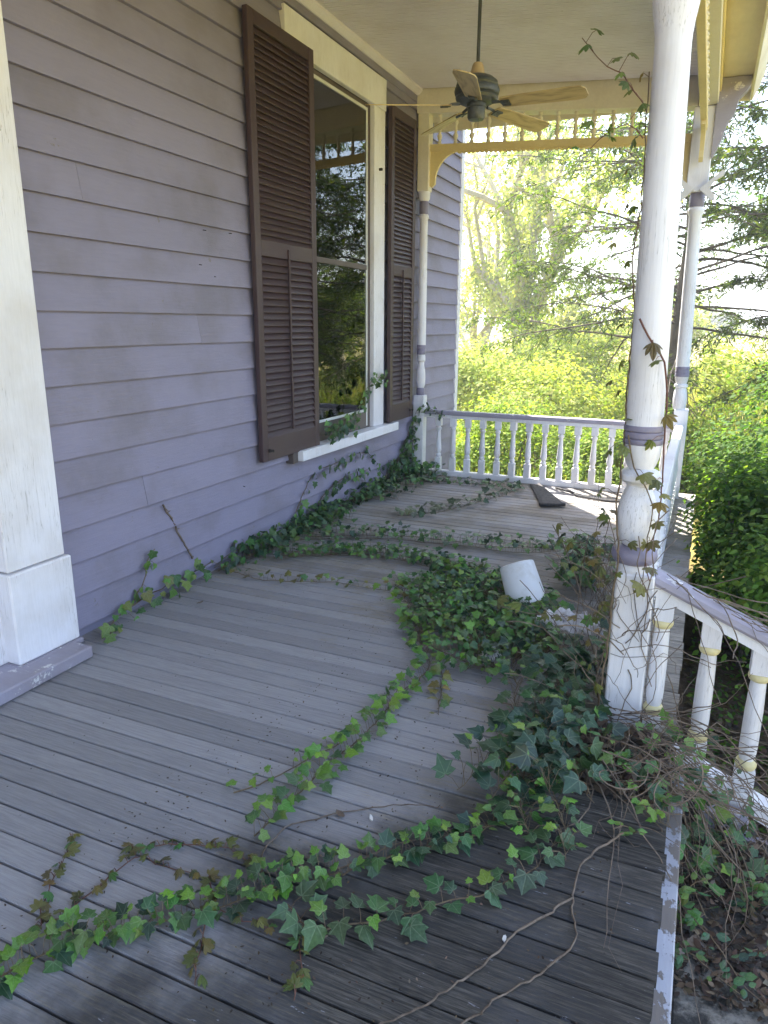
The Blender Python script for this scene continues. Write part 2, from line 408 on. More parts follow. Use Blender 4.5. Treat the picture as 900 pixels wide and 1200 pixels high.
# shell behind the boards (with the window hole), other walls, roof
b = MB(); X0, X1 = -.10, -.014
b.box(X0, X1, -2, WY0-.02, -.75, ZT); b.box(X0, X1, WY1+.02, HY1-.02, -.75, ZT); b.box(X0, X1, WY0-.02, WY1+.02, -.75, WZ0-.1); b.box(X0, X1, WY0-.02, WY1+.02, WZ1+.02, ZT)
b.box(-6.5, -.10, HY1-.12, HY1-.021, -.75, ZT); b.box(-6.5, -.10, -2, -1.9, -.75, ZT); b.box(-6.5, -6.4, -1.9, HY1-.12, -.75, ZT)
b.box(-6.4, -.10, -1.9, HY1-.12, 3.9, 4.0); b.box(-6.4, -.1, -1.9, HY1-.12, -.1, 0)
b.build('wall_shell', M['sheath'], house)
b = MB(); b.box(-3.4, -3.32, -1.9, HY1-.13, 0, 3.9); b.build('inner_wall', M['interior'], house)
b = MB(); b.prism([(-7.0, ZT), (.5, ZT), (-3.25, ZT+2.2)], 'y', -2.5, HY1+.15); b.build('roof', M['shingle'], house)
b = MB(); b.box(-.13, .030, HY1-.092, HY1+.012, -.75, ZT, .004); b.build('corner_board', M['white'], house)
# end wall boards facing the field (seen a step to the side)
for i in range(len(edges)-1):
    b = MB(); b.prism([(HY1-.02, edges[i]), (HY1+.0, edges[i]), (HY1-.012, edges[i+1]+.01), (HY1-.02, edges[i+1]+.01)], 'x', -6.4, -.131)
    b.build('clapboard', M['siding'], house)
# dark frieze strip and moulding where the wall meets the ceiling
b = MB(); b.box(.0, .034, -1.5, 7.12, 3.662, 3.80, .004); b.build('frieze_board', M['siding'], house)
b = MB(); b.prism([(.034, 3.716), (.046, 3.716), (.085, 3.752), (.085, 3.79), (.034, 3.79)], 'y', -1.5, 7.12); b.build('crown_moulding', M['ceiling'], house)

# ---- window
win = MB().box(.0, .046, 4.67, 4.955, .646, 3.39, .005).build('window', M['white'], house); win['label'] = 'tall two-sash window in a cream casing'
def wp(name, m, *bx, bev=.004):
    b = MB()
    for q in bx: b.box(*q, bev)
    return b.build(name, M[m], win)
wp('casing', 'white', (.0, .046, 6.105, 6.33, .646, 3.39))
wp('head_casing', 'white', (.0, .050, 4.66, 6.345, 3.392, 3.638))
wp('sill', 'white', (-.06, .118, 4.66, 6.545, .565, .645))
wp('sill_end', 'sash', (.0, .075, 4.585, 4.655, .555, .640))
wp('jamb', 'sash', (-.09, .006, 6.035, 6.104, .646, 3.39)); wp('jamb', 'sash', (-.09, -.001, 4.935, 4.975, .646, 3.39)); wp('jamb', 'sash', (-.09, -.001, 4.976, 6.034, 3.352, 3.392))
wp('inner_sill', 'step_wood', (-.09, -.061, 4.976, 6.034, .60, .655))
# storm frame and sashes
for a in ((.002, .016, 6.008, 6.03, .665, 3.350), (.002, .016, 4.98, 5.02, .665, 3.350)): wp('storm_stile', 'alu', (a[0], a[1], a[2], a[3], a[4], a[5]), bev=.003)
wp('storm_rail', 'alu', (.002, .016, 5.021, 6.007, 3.325, 3.350), bev=.003)
wp('storm_rail', 'sash', (.004, .020, 5.021, 6.007, 2.050, 2.092), bev=.003)
wp('storm_rail', 'alu', (.002, .016, 5.021, 6.007, .800, .822), bev=.003)
wp('bottom_rail', 'sash', (-.03, .012, 4.98, 6.03, .648, .798))
for zz in ((.822, 2.050), (2.092, 3.325)):
    wp('pane', 'glass', (.0065, .0095, 5.021, 6.007, zz[0], zz[1]), bev=0)
for a in ((5.93, 5.978), (5.03, 5.085)): wp('sash_stile', 'white', (-.062, -.030, a[0], a[1], .80, 3.35))
wp('sash_rail', 'sash', (-.062, -.030, 5.086, 5.929, 2.04, 2.10)); wp('sash_rail', 'sash', (-.062, -.030, 5.086, 5.929, .80, .86))
# lace curtain edges inside
for yc in (5.20, 5.86):
    b = MB(); n = 22; pts = []
    for i in range(n): pts.append((-.16+.012*math.sin(i*1.9), yc-.035+.07*i/(n-1)))
    vs = [(px, py, z) for z in (.9, 3.3) for px, py in pts]; b.add(vs, [(i, i+1, n+i+1, n+i) for i in range(n-1)])
    b.build('curtain', M['paper'], win, 60)

# ---- shutters
def shutter(y0, y1, z0, z1, x0, lab):
    x1 = x0+.038; st = .068
    root = MB().box(x0, x1, y0, y0+st, z0, z1, .004).build('shutter', M['shutter'], house); root['label'] = lab
    def p(name, *q, m='shutter', bev=.004): return MB().box(*q, bev).build(name, M[m], root)
    p('stile', x0, x1, y1-st, y1, z0, z1)
    zm = 2.075
    p('rail', x0+.002, x1-.002, y0+st, y1-st, z0+.0, z0+.165); p('rail', x0+.002, x1-.002, y0+st, y1-st, zm-.05, zm+.05); p('rail', x0+.002, x1-.002, y0+st, y1-st, z1-.085, z1)
    L = y1-y0-2*st-.002
    sl = MB(); sl.box(-.029, .029, -L/2, L/2, -.0045, .0045, .002); sm = sl.mesh('slat', M['shutter'])
    for (a, bb, pitch, tilt) in ((z0+.165, zm-.05, .0455, 58), (zm+.05, z1-.085, .0395, 60)):
        ns = round((bb-a)/pitch)
        for q_ in range(ns): link('slat', sm, root, (x0+.017+random.uniform(-.0012,.0012), (y0+y1)/2, a+(bb-a)*(q_+.5)/ns), rot=(0, R(tilt+random.uniform(-3,3)), 0))
    p('tilt_rod', x1-.006, x1+.010, (y0+y1)/2-.008, (y0+y1)/2+.008, z0+.19, zm+.015, bev=.003)
    b = MB().lathe([(.004,0),(.014,.002),(.014,.012),(.006,.014),(.006,.03),(.011,.034),(.006,.042)], n=8)
    bo = b.build('holdback', M['iron'], root, 40); bo.location = (x1, y0+.075 if y0 < 5 else y1-.08, z0+.075); bo.rotation_euler = (0, R(90), 0)
shutter(4.165, 4.985, .638, 3.455, .046, 'wide brown louvred shutter nearer the door trim')
shutter(6.36, 6.955, .655, 3.455, .062, 'narrow brown louvred shutter nearer the porch end post')
b = MB().lathe([(.004,0),(.012,.003),(.012,.03),(.005,.034)], n=8); o = b.build('shutter_hook', M['iron'], house, 40); o.location = (.046, 6.20, 2.9); o.rotation_euler = (0, R(90), 0)

# ---- door trim pilaster with plinth and its step board
pil = MB().box(.0, .115, 2.055, 2.372, .505, 3.70, .006).build('pilaster', M['white'], house); pil['label'] = 'white flat pilaster of the door trim'
MB().box(.0, .135, 2.040, 2.392, .064, .50, .008).build('plinth', M['white'], pil)
MB().box(.0, .150, 2.030, 2.400, .038, .064, .006).build('plinth_foot', M['rail_lavender'], pil)
MB().box(.0, .262, -1.0, 2.345, .0035, .062, .006).build('door_step', M['rail_lavender'], house)
MB().box(.0, .05, .9, 2.05, .064, 3.6, .004).build('door_frame', M['white'], house)
# nails left in the wall
for (yy, zz) in ((3.72, 2.13), (3.98, 2.14), (3.66, 1.93), (3.79, 1.87), (4.0, .5)):
    b = MB().tube([(0.01, yy, zz), (.034, yy, zz-.004)], .0022, 6); b.build('nail', M['iron'], house)

# ------------------------------------------------------------------ porch roof and ceiling
CS = -.068                                              # the ceiling falls outwards
def cz(x): return 3.775+CS*x
roof = MB(); 
ys_ = np.arange(-1.5, 7.10, .070); vs, fs = [], []      # beadboard: grooves between narrow boards
for yy in ys_:
    for dy, dz in ((0, .018), (.006, 0), (.031, 0), (.0345, .012), (.038, 0), (.064, 0)):
        for x in (.0, 1.3, 2.6): vs.append((x, yy+dy, cz(x)+dz))
m3 = len(vs)//3
for i in range(m3-1):
    for j in range(2): fs.append((i*3+j, i*3+j+1, (i+1)*3+j+1, (i+1)*3+j))
roof.add(vs, fs); ceil = roof.build('porch_ceiling', M['ceiling'], None); tag(ceil, 'painted beadboard porch ceiling', kind='structure')
b = MB(); b.prism([(.03, 3.80), (3.02, 3.60), (3.02, 3.72), (.03, 4.45)], 'y', -2.4, 7.62); b.build('roof_deck', M['shingle'], ceil)
# eave on the long side: soffit, fascia, gutter; eave at the far end
b = MB(); b.box(2.722, 2.955, -2.4, 7.6, 3.562, 3.585); b.build('soffit', M['soffit'], ceil)
b = MB(); b.prism([(2.955, 3.50), (2.975, 3.50), (3.02, 3.60), (3.05, 3.70), (2.955, 3.70)], 'y', -2.4, 7.63); b.build('fascia', M['cream'], ceil)
b = MB(); b.box(.03, 2.72, 7.30, 7.60, 3.585, 3.600); b.build('end_soffit', M['soffit'], ceil)
b = MB(); b.box(.03, 2.954, 7.60, 7.63, 3.50, 3.68); b.build('end_fascia', M['cream'], ceil)
# box beams over the posts
b = MB(); vs = []
for (y0, y1) in ((7.125, 7.295),):
    pts = [(.03, 3.568), (2.56, 3.376), (2.56, cz(2.56)+.05), (.03, cz(.03)+.05)]
    b.prism(pts, 'y', y0, y1)
b.build('end_beam', M['cream'], ceil)
b = MB(); b.box(2.575, 2.715, -1.5, 7.30, 3.375, 3.66, .004); b.build('side_beam', M['cream'], ceil)
b = MB(); b.box(2.715, 2.728, -1.5, 7.30, 3.46, 3.56, .003); b.build('beam_moulding', M['yellow'], ceil)
b = MB(); b.box(2.555, 2.574, -1.5, 7.12, 3.47, 3.62, .004); b.build('beam_moulding', M['cream'], ceil)

# ------------------------------------------------------------------ spindle friezes
def spindle_prof(h):
    return [(.012,0),(.019,.004),(.019,.10*h),(.011,.13*h),(.022,.22*h),(.025,.30*h),(.012,.38*h),(.017,.5*h),(.012,.62*h),(.025,.72*h),(.022,.8*h),(.011,.87*h),(.019,.9*h),(.019,h)]
def bracket_mesh(b, o, dirx, diry, w=.30, h=.31, t=.034):
    """quarter-round gingerbread bracket hanging from the frieze rail beside a post"""
    pts = [(0, 0), (w, 0), (w, -.03)]
    for i in range(1, 9):
        a = R(90)*i/9; pts.append((w-(w-.055)*math.sin(a), -.03-(h-.05)*(1-math.cos(a))))
    pts += [(.055, -h), (.02, -h-.03), (0, -h-.01)]
    n = len(pts); vs = []
    for s in (-.5, .5):
        for p, q in pts: vs.append((o[0]+dirx*p-diry*t*s, o[1]+diry*p+dirx*t*s, o[2]+q))
    fs = [tuple(range(n)), tuple(range(n, 2*n))[::-1]]+[(i, (i+1) % n, n+(i+1) % n, n+i) for i in range(n)]
    b.add(vs, fs)
fz = thing('spindle_frieze', 'yellow spindle frieze spanning the far end of the porch', 'frieze', (1.3, 7.2, 3.2))
ztop = lambda x: 3.568-.0759*(x-.03); zb = lambda x: 3.285-.047*(x-.3)
b = MB(); b.prism([(.15, zb(.15)-.062), (2.56, zb(2.56)-.062), (2.56, zb(2.56)), (.15, zb(.15))], 'y', 7.175, 7.235); b.build('bottom_rail', M['yellow'], fz)
b = MB(); x = .45
while x < 2.5:      # scalloped drops under the rail
    z = zb(x)-.062
    b.prism([(x-.022, z+.002), (x+.022, z+.002), (x+.019, z-.014), (x+.010, z-.022), (x-.010, z-.022), (x-.019, z-.014)], 'y', 7.19, 7.22); x += .0445
b.build('scallop_trim', M['yellow'], fz)
x = .24
while x < 2.5:
    h = ztop(x)-zb(x); b = MB().lathe(spindle_prof(h), n=10); b.build('spindle', M['cream'], fz, 40, (x, 7.205, zb(x))); x += .163
b = MB(); bracket_mesh(b, (.15, 7.205, zb(.15)-.05), 1, 0); b.build('bracket', M['yellow'], fz)
b = MB(); bracket_mesh(b, (2.55, 7.205, zb(2.5)-.05), -1, 0); b.build('bracket', M['yellow'], fz)

fs_ = thing('spindle_frieze', 'yellow spindle frieze under the long side beam', 'frieze', (2.62, 5, 3.2))
b = MB(); b.box(2.605, 2.655, 3.0, 7.08, 3.17, 3.225, .004); b.build('bottom_rail', M['yellow'], fs_)
h = 3.375-3.225; yv = 3.1; sm = MB().lathe(spindle_prof(h), n=10).mesh('spindle', M['cream'], 40)
while yv < 7.0: link('spindle', sm, fs_, (2.63, yv, 3.225)); yv += .163
for (yy, d) in ((7.06, -1), (2.99, 1)):
    b = MB(); bracket_mesh(b, (2.63, yy, 3.172), 0, d, .34, .22); b.build('bracket', M['yellow'], fs_)

# ------------------------------------------------------------------ posts
def lathe_part(prof, name, m, par, c, n=28, lean=(0,0), smooth=35):
    return MB().lathe(prof, c, n, lean).build(name, M[m], par, smooth)
LEAN = -.024
def lx(z): return LEAN*z
p1 = thing('porch_post', 'thick white turned porch post with lavender bands beside the steps', 'post', (2.695, 2.86, 0))
cx, cy_ = 2.695, 2.86
MB().box(cx-.072, cx+.072, cy_-.072, cy_+.072, -.03, .655, .006).build('base_block', M['post_white'], p1)
L = (LEAN, 0); c0 = (cx, cy_, 0)
lathe_part([(.068,.655),(.068,.672),(.058,.69)], 'base_taper', 'post_white', p1, c0, lean=L)
lathe_part([(.056,.684),(.076,.692),(.085,.706),(.088,.722),(.085,.738),(.074,.752),(.052,.760)], 'foot_ring', 'lavender', p1, c0, lean=L)
lathe_part([(.044,.757),(.060,.772),(.073,.81),(.078,.855),(.075,.905),(.064,.95),(.050,.985),(.045,1.0)], 'bulb', 'post_white', p1, c0, lean=L)
lathe_part([(.043,.997),(.050,1.0),(.052,1.007),(.064,1.012),(.077,1.024),(.077,1.043),(.066,1.057),(.046,1.066)], 'collar', 'post_white', p1, c0, lean=L)
lathe_part([(.044,1.063),(.054,1.080),(.065,1.112),(.070,1.145),(.071,1.162)], 'vase', 'post_white', p1, c0, lean=L)
lathe_part([(.070,1.160),(.0725,1.163),(.0735,1.172),(.0725,1.181),(.068,1.184),(.0725,1.187),(.0735,1.197),(.0725,1.207),(.068,1.210),(.0725,1.213),(.0735,1.223),(.071,1.233)], 'band_ring', 'lavender', p1, c0, lean=L)
lathe_part([(.0685,1.231),(.068,1.30),(.066,1.7),(.062,2.2),(.059,2.50),(.060,2.53),(.065,2.57),(.074,2.62),(.078,2.66)], 'shaft', 'post_white', p1, c0, lean=L)
zt = 3.40; xt = cx+lx(2.7)
MB().box(xt-.074, xt+.074, cy_-.074, cy_+.074, 2.655, zt, .006).build('top_block', M['post_white'], p1)

p2 = thing('porch_post', 'slim white turned corner post at the far outer corner', 'post', (2.70, 7.2, 0))
c2 = (2.70, 7.2, 0); L2 = (-.026, 0)
MB().box(2.70-.062, 2.70+.062, 7.138, 7.262, -.03, .84, .005).build('base_block', M['post_white'], p2)
lathe_part([(.052,.838),(.058,.86),(.062,.93),(.056,1.0),(.044,1.04)], 'bulb', 'post_white', p2, c2, 18, L2)
lathe_part([(.046,1.038),(.060,1.046),(.060,1.066),(.046,1.074)], 'collar', 'post_white', p2, c2, 18, L2)
lathe_part([(.044,1.072),(.054,1.10),(.060,1.14)], 'vase', 'post_white', p2, c2, 18, L2)
lathe_part([(.060,1.138),(.063,1.142),(.063,1.163),(.059,1.168),(.063,1.173),(.063,1.195),(.059,1.2),(.063,1.205),(.063,1.226),(.060,1.23)], 'band_ring', 'lavender', p2, c2, 18, L2)
lathe_part([(.060,1.229),(.059,1.5),(.055,2.2),(.053,2.52),(.066,2.545),(.068,2.57),(.056,2.59)], 'shaft', 'post_white', p2, c2, 18, L2)
lathe_part([(.054,2.588),(.062,2.60),(.062,2.68),(.05,2.71)], 'top_ring', 'lavender', p2, c2, 18, L2)
xt2 = 2.70-.026*3
MB().box(xt2-.085, xt2+.085, 7.125, 7.275, 2.705, 3.37, .005).build('top_block', M['post_white'], p2)
# star-like scroll brackets at the neck
b = MB()
for s in (-1, 1):
    pts = [(s*.02, 2.72), (s*.19, 2.86), (s*.21, 2.84), (s*.20, 2.815), (s*.13, 2.775), (s*.10, 2.72), (s*.145, 2.665), (s*.15, 2.63), (s*.12, 2.625), (s*.065, 2.68)]
    b.prism([(xt2+px, pz) for px, pz in pts], 'y', 7.075, 7.12)
b.build('scroll_bracket', M['post_white'], p2)
b = MB(); pts = [(2.705, 3.558), (2.945, 3.558), (2.945, 3.49), (2.92, 3.45), (2.87, 3.40), (2.85, 3.30), (2.80, 3.22), (2.77, 3.10), (2.72, 2.98), (2.705, 2.96)]
b.prism(pts, 'y', 7.10, 7.20); b.build('eave_bracket', M['rail_lavender'], p2)

p3 = thing('porch_post', 'slim white turned half post against the clapboard wall', 'post', (.09, 7.2, 0))
c3 = (.093, 7.2, 0)
MB().box(.034, .150, 7.145, 7.255, -.02, .852, .005).build('base_block', M['post_white'], p3)
lathe_part([(.04,.85),(.046,.86),(.046,.92),(.04,.93)], 'foot_ring', 'lavender', p3, c3, 16)
lathe_part([(.036,.93),(.046,.96),(.05,1.03),(.046,1.10),(.034,1.17),(.034,1.2),(.046,1.215),(.046,1.25),(.04,1.28)], 'bulb', 'post_white', p3, c3, 16)
lathe_part([(.046,1.278),(.048,1.282),(.048,1.325),(.044,1.33),(.048,1.335),(.048,1.372),(.045,1.376)], 'band_ring', 'lavender', p3, c3, 16)
lathe_part([(.045,1.374),(.044,2.0),(.040,2.56),(.040,2.60),(.05,2.62),(.05,2.645),(.04,2.66)], 'shaft', 'post_white', p3, c3, 16)
lathe_part([(.042,2.658),(.048,2.664),(.048,2.77),(.042,2.78)], 'top_ring', 'lavender', p3, c3, 16)
lathe_part([(.04,2.778),(.056,2.80),(.06,2.86),(.056,2.87)], 'cap', 'post_white', p3, c3, 16)
MB().box(.034, .152, 7.145, 7.255, 2.868, 3.57, .005).build('top_block', M['cream'], p3)

# ------------------------------------------------------------------ balustrades
def bal_prof(h, sq):
    t = h-2*sq
    return [(.012,0),(.019,.012*1),(.021,.03),(.015,.045),(.019,.06),(.0235,.10*t+.05),(.022,.3*t),(.0175,.6*t),(.0145,t-.07),(.014,t-.05),(.020,t-.035),(.021,t-.02),(.014,t-.008),(.013,t)]
def baluster_mesh(h, sq0, sq1, hw=.021):
    b = MB(); b.box(-hw, hw, -hw, hw, 0, sq0, .002); t = h-sq0-sq1
    b.lathe([(r*hw/.0215, z) for r, z in bal_prof(t, 0)], (0,0,sq0), 10); b.box(-hw, hw, -hw, hw, h-sq1, h, .002)
    return b.mesh('baluster', M['post_white'], 40)
br = thing('balustrade', 'white turned balustrade closing the far end of the porch', 'railing', (1.4, 7.2, 0))
MB().box(.151, 2.637, 7.165, 7.235, .656, .702, .008).build('top_rail', M['rail_lavender'], br)
MB().box(.151, 2.637, 7.178, 7.222, .622, .656, .003).build('under_rail', M['post_white'], br)
MB().box(.151, 2.637, 7.165, 7.235, .0, .058, .005).build('bottom_rail', M['post_white'], br)
bmesh_ = baluster_mesh(.564, .14, .085, .031)
x = .315
while x < 2.6: link('baluster', bmesh_, br, (x, 7.2, .058), rot=(0, 0, random.uniform(-.1,.1))); x += .1625
bs = thing('balustrade', 'white turned balustrade along the shrub side from step post to corner', 'railing', (2.70, 5, 0))
MB().box(2.665, 2.735, 2.935, 7.135, .640, .702, .008).build('top_rail', M['post_white'], bs)
MB().box(2.678, 2.722, 2.935, 7.135, .606, .640, .003).build('under_rail', M['post_white'], bs)
MB().box(2.665, 2.735, 2.935, 7.135, .04, .098, .005).build('bottom_rail', M['post_white'], bs)
bm2 = baluster_mesh(.508, .12, .08, .031)
yv = 3.05
while yv < 7.1: link('baluster', bm2, bs, (2.70, yv, .098)); yv += .1625

# ------------------------------------------------------------------ stair handrail going down from the post
sr = thing('stair_railing', 'sloping white stair railing with yellow ringed balusters and lavender handrail', 'railing', (3.0, 2.86, 0))
SL = -.43; Y0 = 2.86
def srz(x, z0): return z0+SL*(x-2.765)
def slope_box(b, x0, x1, z0, z1, hw):
    b.prism([(x0, srz(x0,z0)), (x1, srz(x1,z0)), (x1, srz(x1,z1)), (x0, srz(x0,z1))], 'y', Y0-hw, Y0+hw)
XE = 4.05
b = MB(); vs, fs = [], []
prof = [(-.052,.618),(-.056,.630),(-.050,.652),(-.030,.668),(0,.674),(.030,.668),(.050,.652),(.056,.630),(.052,.618)]
for x in (2.768, XE):
    for p, q in prof: vs.append((x, Y0+p, srz(x, q)))
n = len(prof); fs = [(i, i+1, n+i+1, n+i) for i in range(n-1)]+[(n-1, 0, n, 2*n-1), tuple(range(n)), tuple(range(n, 2*n))[::-1]]
b.add(vs, fs); b.build('handrail', M['rail_lavender'], sr, 30)
b = MB(); slope_box(b, 2.768, XE, .572, .617, .038); b.build('under_rail', M['post_white'], sr)
b = MB(); slope_box(b, 2.768, XE, -.105, -.03, .042); b.build('bottom_rail', M['post_white'], sr)
def stair_bal(x):
    zb_ = srz(x, -.03); zt_ = srz(x, .572); h = zt_-zb_+.03; hw = .036; rt = zb_-.012
    def slanted(z0, z1, sl0, sl1, nm):
        b = MB(); vs = [(x+sx*hw, Y0+sy*hw, z + (SL*sx*hw if s else 0)) for z, s in ((z0, sl0), (z1, sl1)) for sy in (-1,1) for sx in (-1,1)]
        b.add(vs, [(0,2,3,1),(4,5,7,6),(0,1,5,4),(2,6,7,3),(0,4,6,2),(1,3,7,5)]); return b
    b = slanted(zb_-.004, zb_+.10, True, False, ''); 
    b.lathe([(.026,0),(.032,.03),(.0335,.06),(.033,.22),(.029,.33),(.027,.352)], (x, Y0, zb_+.135), 14)
    vs_top = slanted(zt_-.085, zt_+.004, False, True, ''); b.add(vs_top.v, vs_top.f)
    bl = b.build('baluster', M['post_white'], sr, 40)
    for (zc, nm) in ((zb_+.118, 'ring'), (zt_-.100, 'ring')):
        MB().lathe([(.025,-.022),(.035,-.016),(.040,-.005),(.040,.005),(.035,.016),(.025,.022)], (x, Y0, zc), 14).build(nm, M['ringyellow'], bl, 50)
for x in (2.812, 2.992, 3.176, 3.36, 3.544, 3.728, 3.912): stair_bal(x)
MB().box(XE, XE+.09, Y0-.045, Y0+.045, GZ-.05, .28, .006).build('newel_post', M['post_white'], sr)

# ------------------------------------------------------------------ steps
st = thing('porch_steps', 'worn porch steps with mossy stone tread under dead vines', 'steps', (3.2, 1.9, GZ))
MB().box(2.896, 2.952, .5, 2.62, -.62, -.045, .004).build('riser', M['peeling'], st)
b = MB(); b.box(2.956, 3.36, .55, 2.15, -.75, -.335, .02); b.build('stone_tread', M['moss_stone'], st, 40)
b = MB(); b.box(2.956, 3.36, 2.16, 2.74, -.75, -.345, .012); b.build('tread', M['step_wood'], st)
b = MB(); b.box(3.365, 3.75, .55, 2.74, -.80, -.55, .012); b.build('tread', M['stone'], st)
b = MB(); b.box(3.755, 4.15, .55, 2.74, -.82, -.70, .012); b.build('tread', M['stone'], st)
xb = 2.90; i = 0
while xb < 3.95:                                              # skirt boards under the railing
    wv = random.uniform(.105, .13)
    MB().box(xb, xb+wv-.006, 2.80+random.uniform(0,.006), 2.822, GZ-.05, srz(xb+wv, -.115), .003).build('skirt_board', M['step_wood'], st); xb += wv
for (x0, x1, z0) in ((3.03, 3.20, -.245), (3.12, 3.30, -.36)):
    b = MB(); b.box(x0, x1, 2.70, 2.79, z0-.10, z0, .004); b.build('broken_board', M['rail_lavender'], st)

# ------------------------------------------------------------------ ceiling fan
fan = thing('ceiling_fan', 'five blade ceiling fan with dark bronze motor hanging from a rod', 'fan', (1.43, 4.55, 2.8))
fx, fy = 1.43, 4.55
MB().tube([(fx, fy, 3.06), (fx, fy, cz(fx)+.02)], .0105, 10).build('rod', M['bronze'], fan, 40)
MB().lathe([(.02,3.60),(.055,3.62),(.065,3.66),(.066,3.70)], (fx, fy, 0), 20).build('canopy', M['bronze'], fan, 40)
MB().lathe([(.045,3.018),(.040,3.04),(.034,3.07),(.026,3.085),(.012,3.09)], (fx, fy, 0), 18).build('collar', M['fan_collar'], fan, 40)
MB().lathe([(.05,2.868),(.095,2.872),(.120,2.885),(.127,2.90),(.122,2.912),(.131,2.918),(.135,2.935),(.131,2.952),(.122,2.956),(.126,2.965),(.120,2.985),(.095,3.005),(.055,3.02),(.03,3.022)], (fx, fy, 0), 28).build('motor', M['bronze'], fan, 30)
MB().lathe([(.02,2.778),(.045,2.782),(.052,2.795),(.052,2.845),(.060,2.85),(.060,2.870)], (fx, fy, 0), 20).build('switch_housing', M['bronze'], fan, 35)
for k in range(5):
    a = R(-7+72*k); pit = R(-15)
    mt = Matrix.Translation((fx, fy, 2.862)) @ Matrix.Rotation(a, 4, 'Z') @ Matrix.Rotation(R(1.5), 4, 'Y')
    b = MB(); pts = [(.165,-.050),(.60,-.066),(.645,-.058),(.665,-.03),(.665,.03),(.645,.058),(.60,.066),(.165,.050),(.155,.03),(.155,-.03)]
    b.prism(pts, 'z', -.003, .003)
    bl = link('blade', b.mesh('blade', M['blade']), fan, mat4=mt @ Matrix.Rotation(pit, 4, 'X'))
    b = MB(); b.tube([(.10,0,.008),(.15,0,.004),(.18,.014,-.008),(.215,.02,-.010)], [.010,.008,.007,.006], 6); b.tube([(.15,0,.004),(.18,-.014,-.008),(.215,-.02,-.010)], [.008,.007,.006], 6)
    b.box(.160, .215, -.028, .028, -.011, -.0045, .002)
    link('blade_iron', b.mesh('blade_iron', M['bronze'], 40), bl, mat4=mt @ Matrix.Rotation(pit, 4, 'X'))
MB().tube([(fx+.03, fy-.05, 2.80), (fx+.03, fy-.052, 2.72)], .0015, 4).build('pull_chain', M['bronze'], fan)

# ================================================================== PLANTS
def nrmz(a): return a/np.maximum(np.linalg.norm(a, axis=-1, keepdims=True), 1e-9)
DIAMOND = (np.array([(0,0,0),(.5,.42,-.10),(0,1,-.04),(-.5,.42,-.10)]), [(0,1,2),(0,2,3)])
OVAL = (np.array([(0,0,0),(.34,.22,-.06),(.42,.55,-.08),(0,1,-.06),(-.42,.55,-.08),(-.34,.22,-.06)]), [(0,1,2,3),(0,3,4,5)])
NEEDLE = (np.array([(0,0,0),(.5,.3,0),(.35,.75,-.03),(0,1,-.06),(-.35,.75,-.03),(-.5,.3,0)]), [(0,1,2,3),(0,3,4,5)])
def ivy_template(seed):
    r = random.Random(seed); j = lambda s=.035: r.uniform(-s, s); lob = r.uniform(.40, .54); lat = r.uniform(.40, .56)
    half = [(.13+j(), -.08+j()), (.34+j(), -.05+j()), (lob+j(), .08+j()), (.36+j(), .26+j()), (lat+j(), .50+j()), (.27+j(), .58+j()), (.12+j(.02), .82+j())]
    tip = (j(), 1.0+j())
    half2 = [(.13+j(), -.08+j()), (.34+j(), -.05+j()), (lob+j(), .08+j()), (.36+j(), .26+j()), (lat+j(), .50+j()), (.27+j(), .58+j()), (.12+j(.02), .82+j())]
    ring = [(0, .01)] + half + [tip] + [(-x, y) for x, y in half2[::-1]]
    bend = r.uniform(-.05, .55); cup = r.uniform(-.45, .25)
    vs = [(0, .14, .02)] + [(x, y, cup*abs(x)-bend*max(0, y-.2)**2+j(.02)) for x, y in ring]
    n = len(ring); return np.array(vs), [(0, 1+i, 1+(i+1) % n) for i in range(n)]
IVY = [ivy_template(s) for s in range(14)]
def frames(nv, tv):
    nv = nrmz(nv); tv = tv - nv*(nv*tv).sum(-1, keepdims=True); tv = nrmz(tv); return np.cross(tv, nv), tv, nv
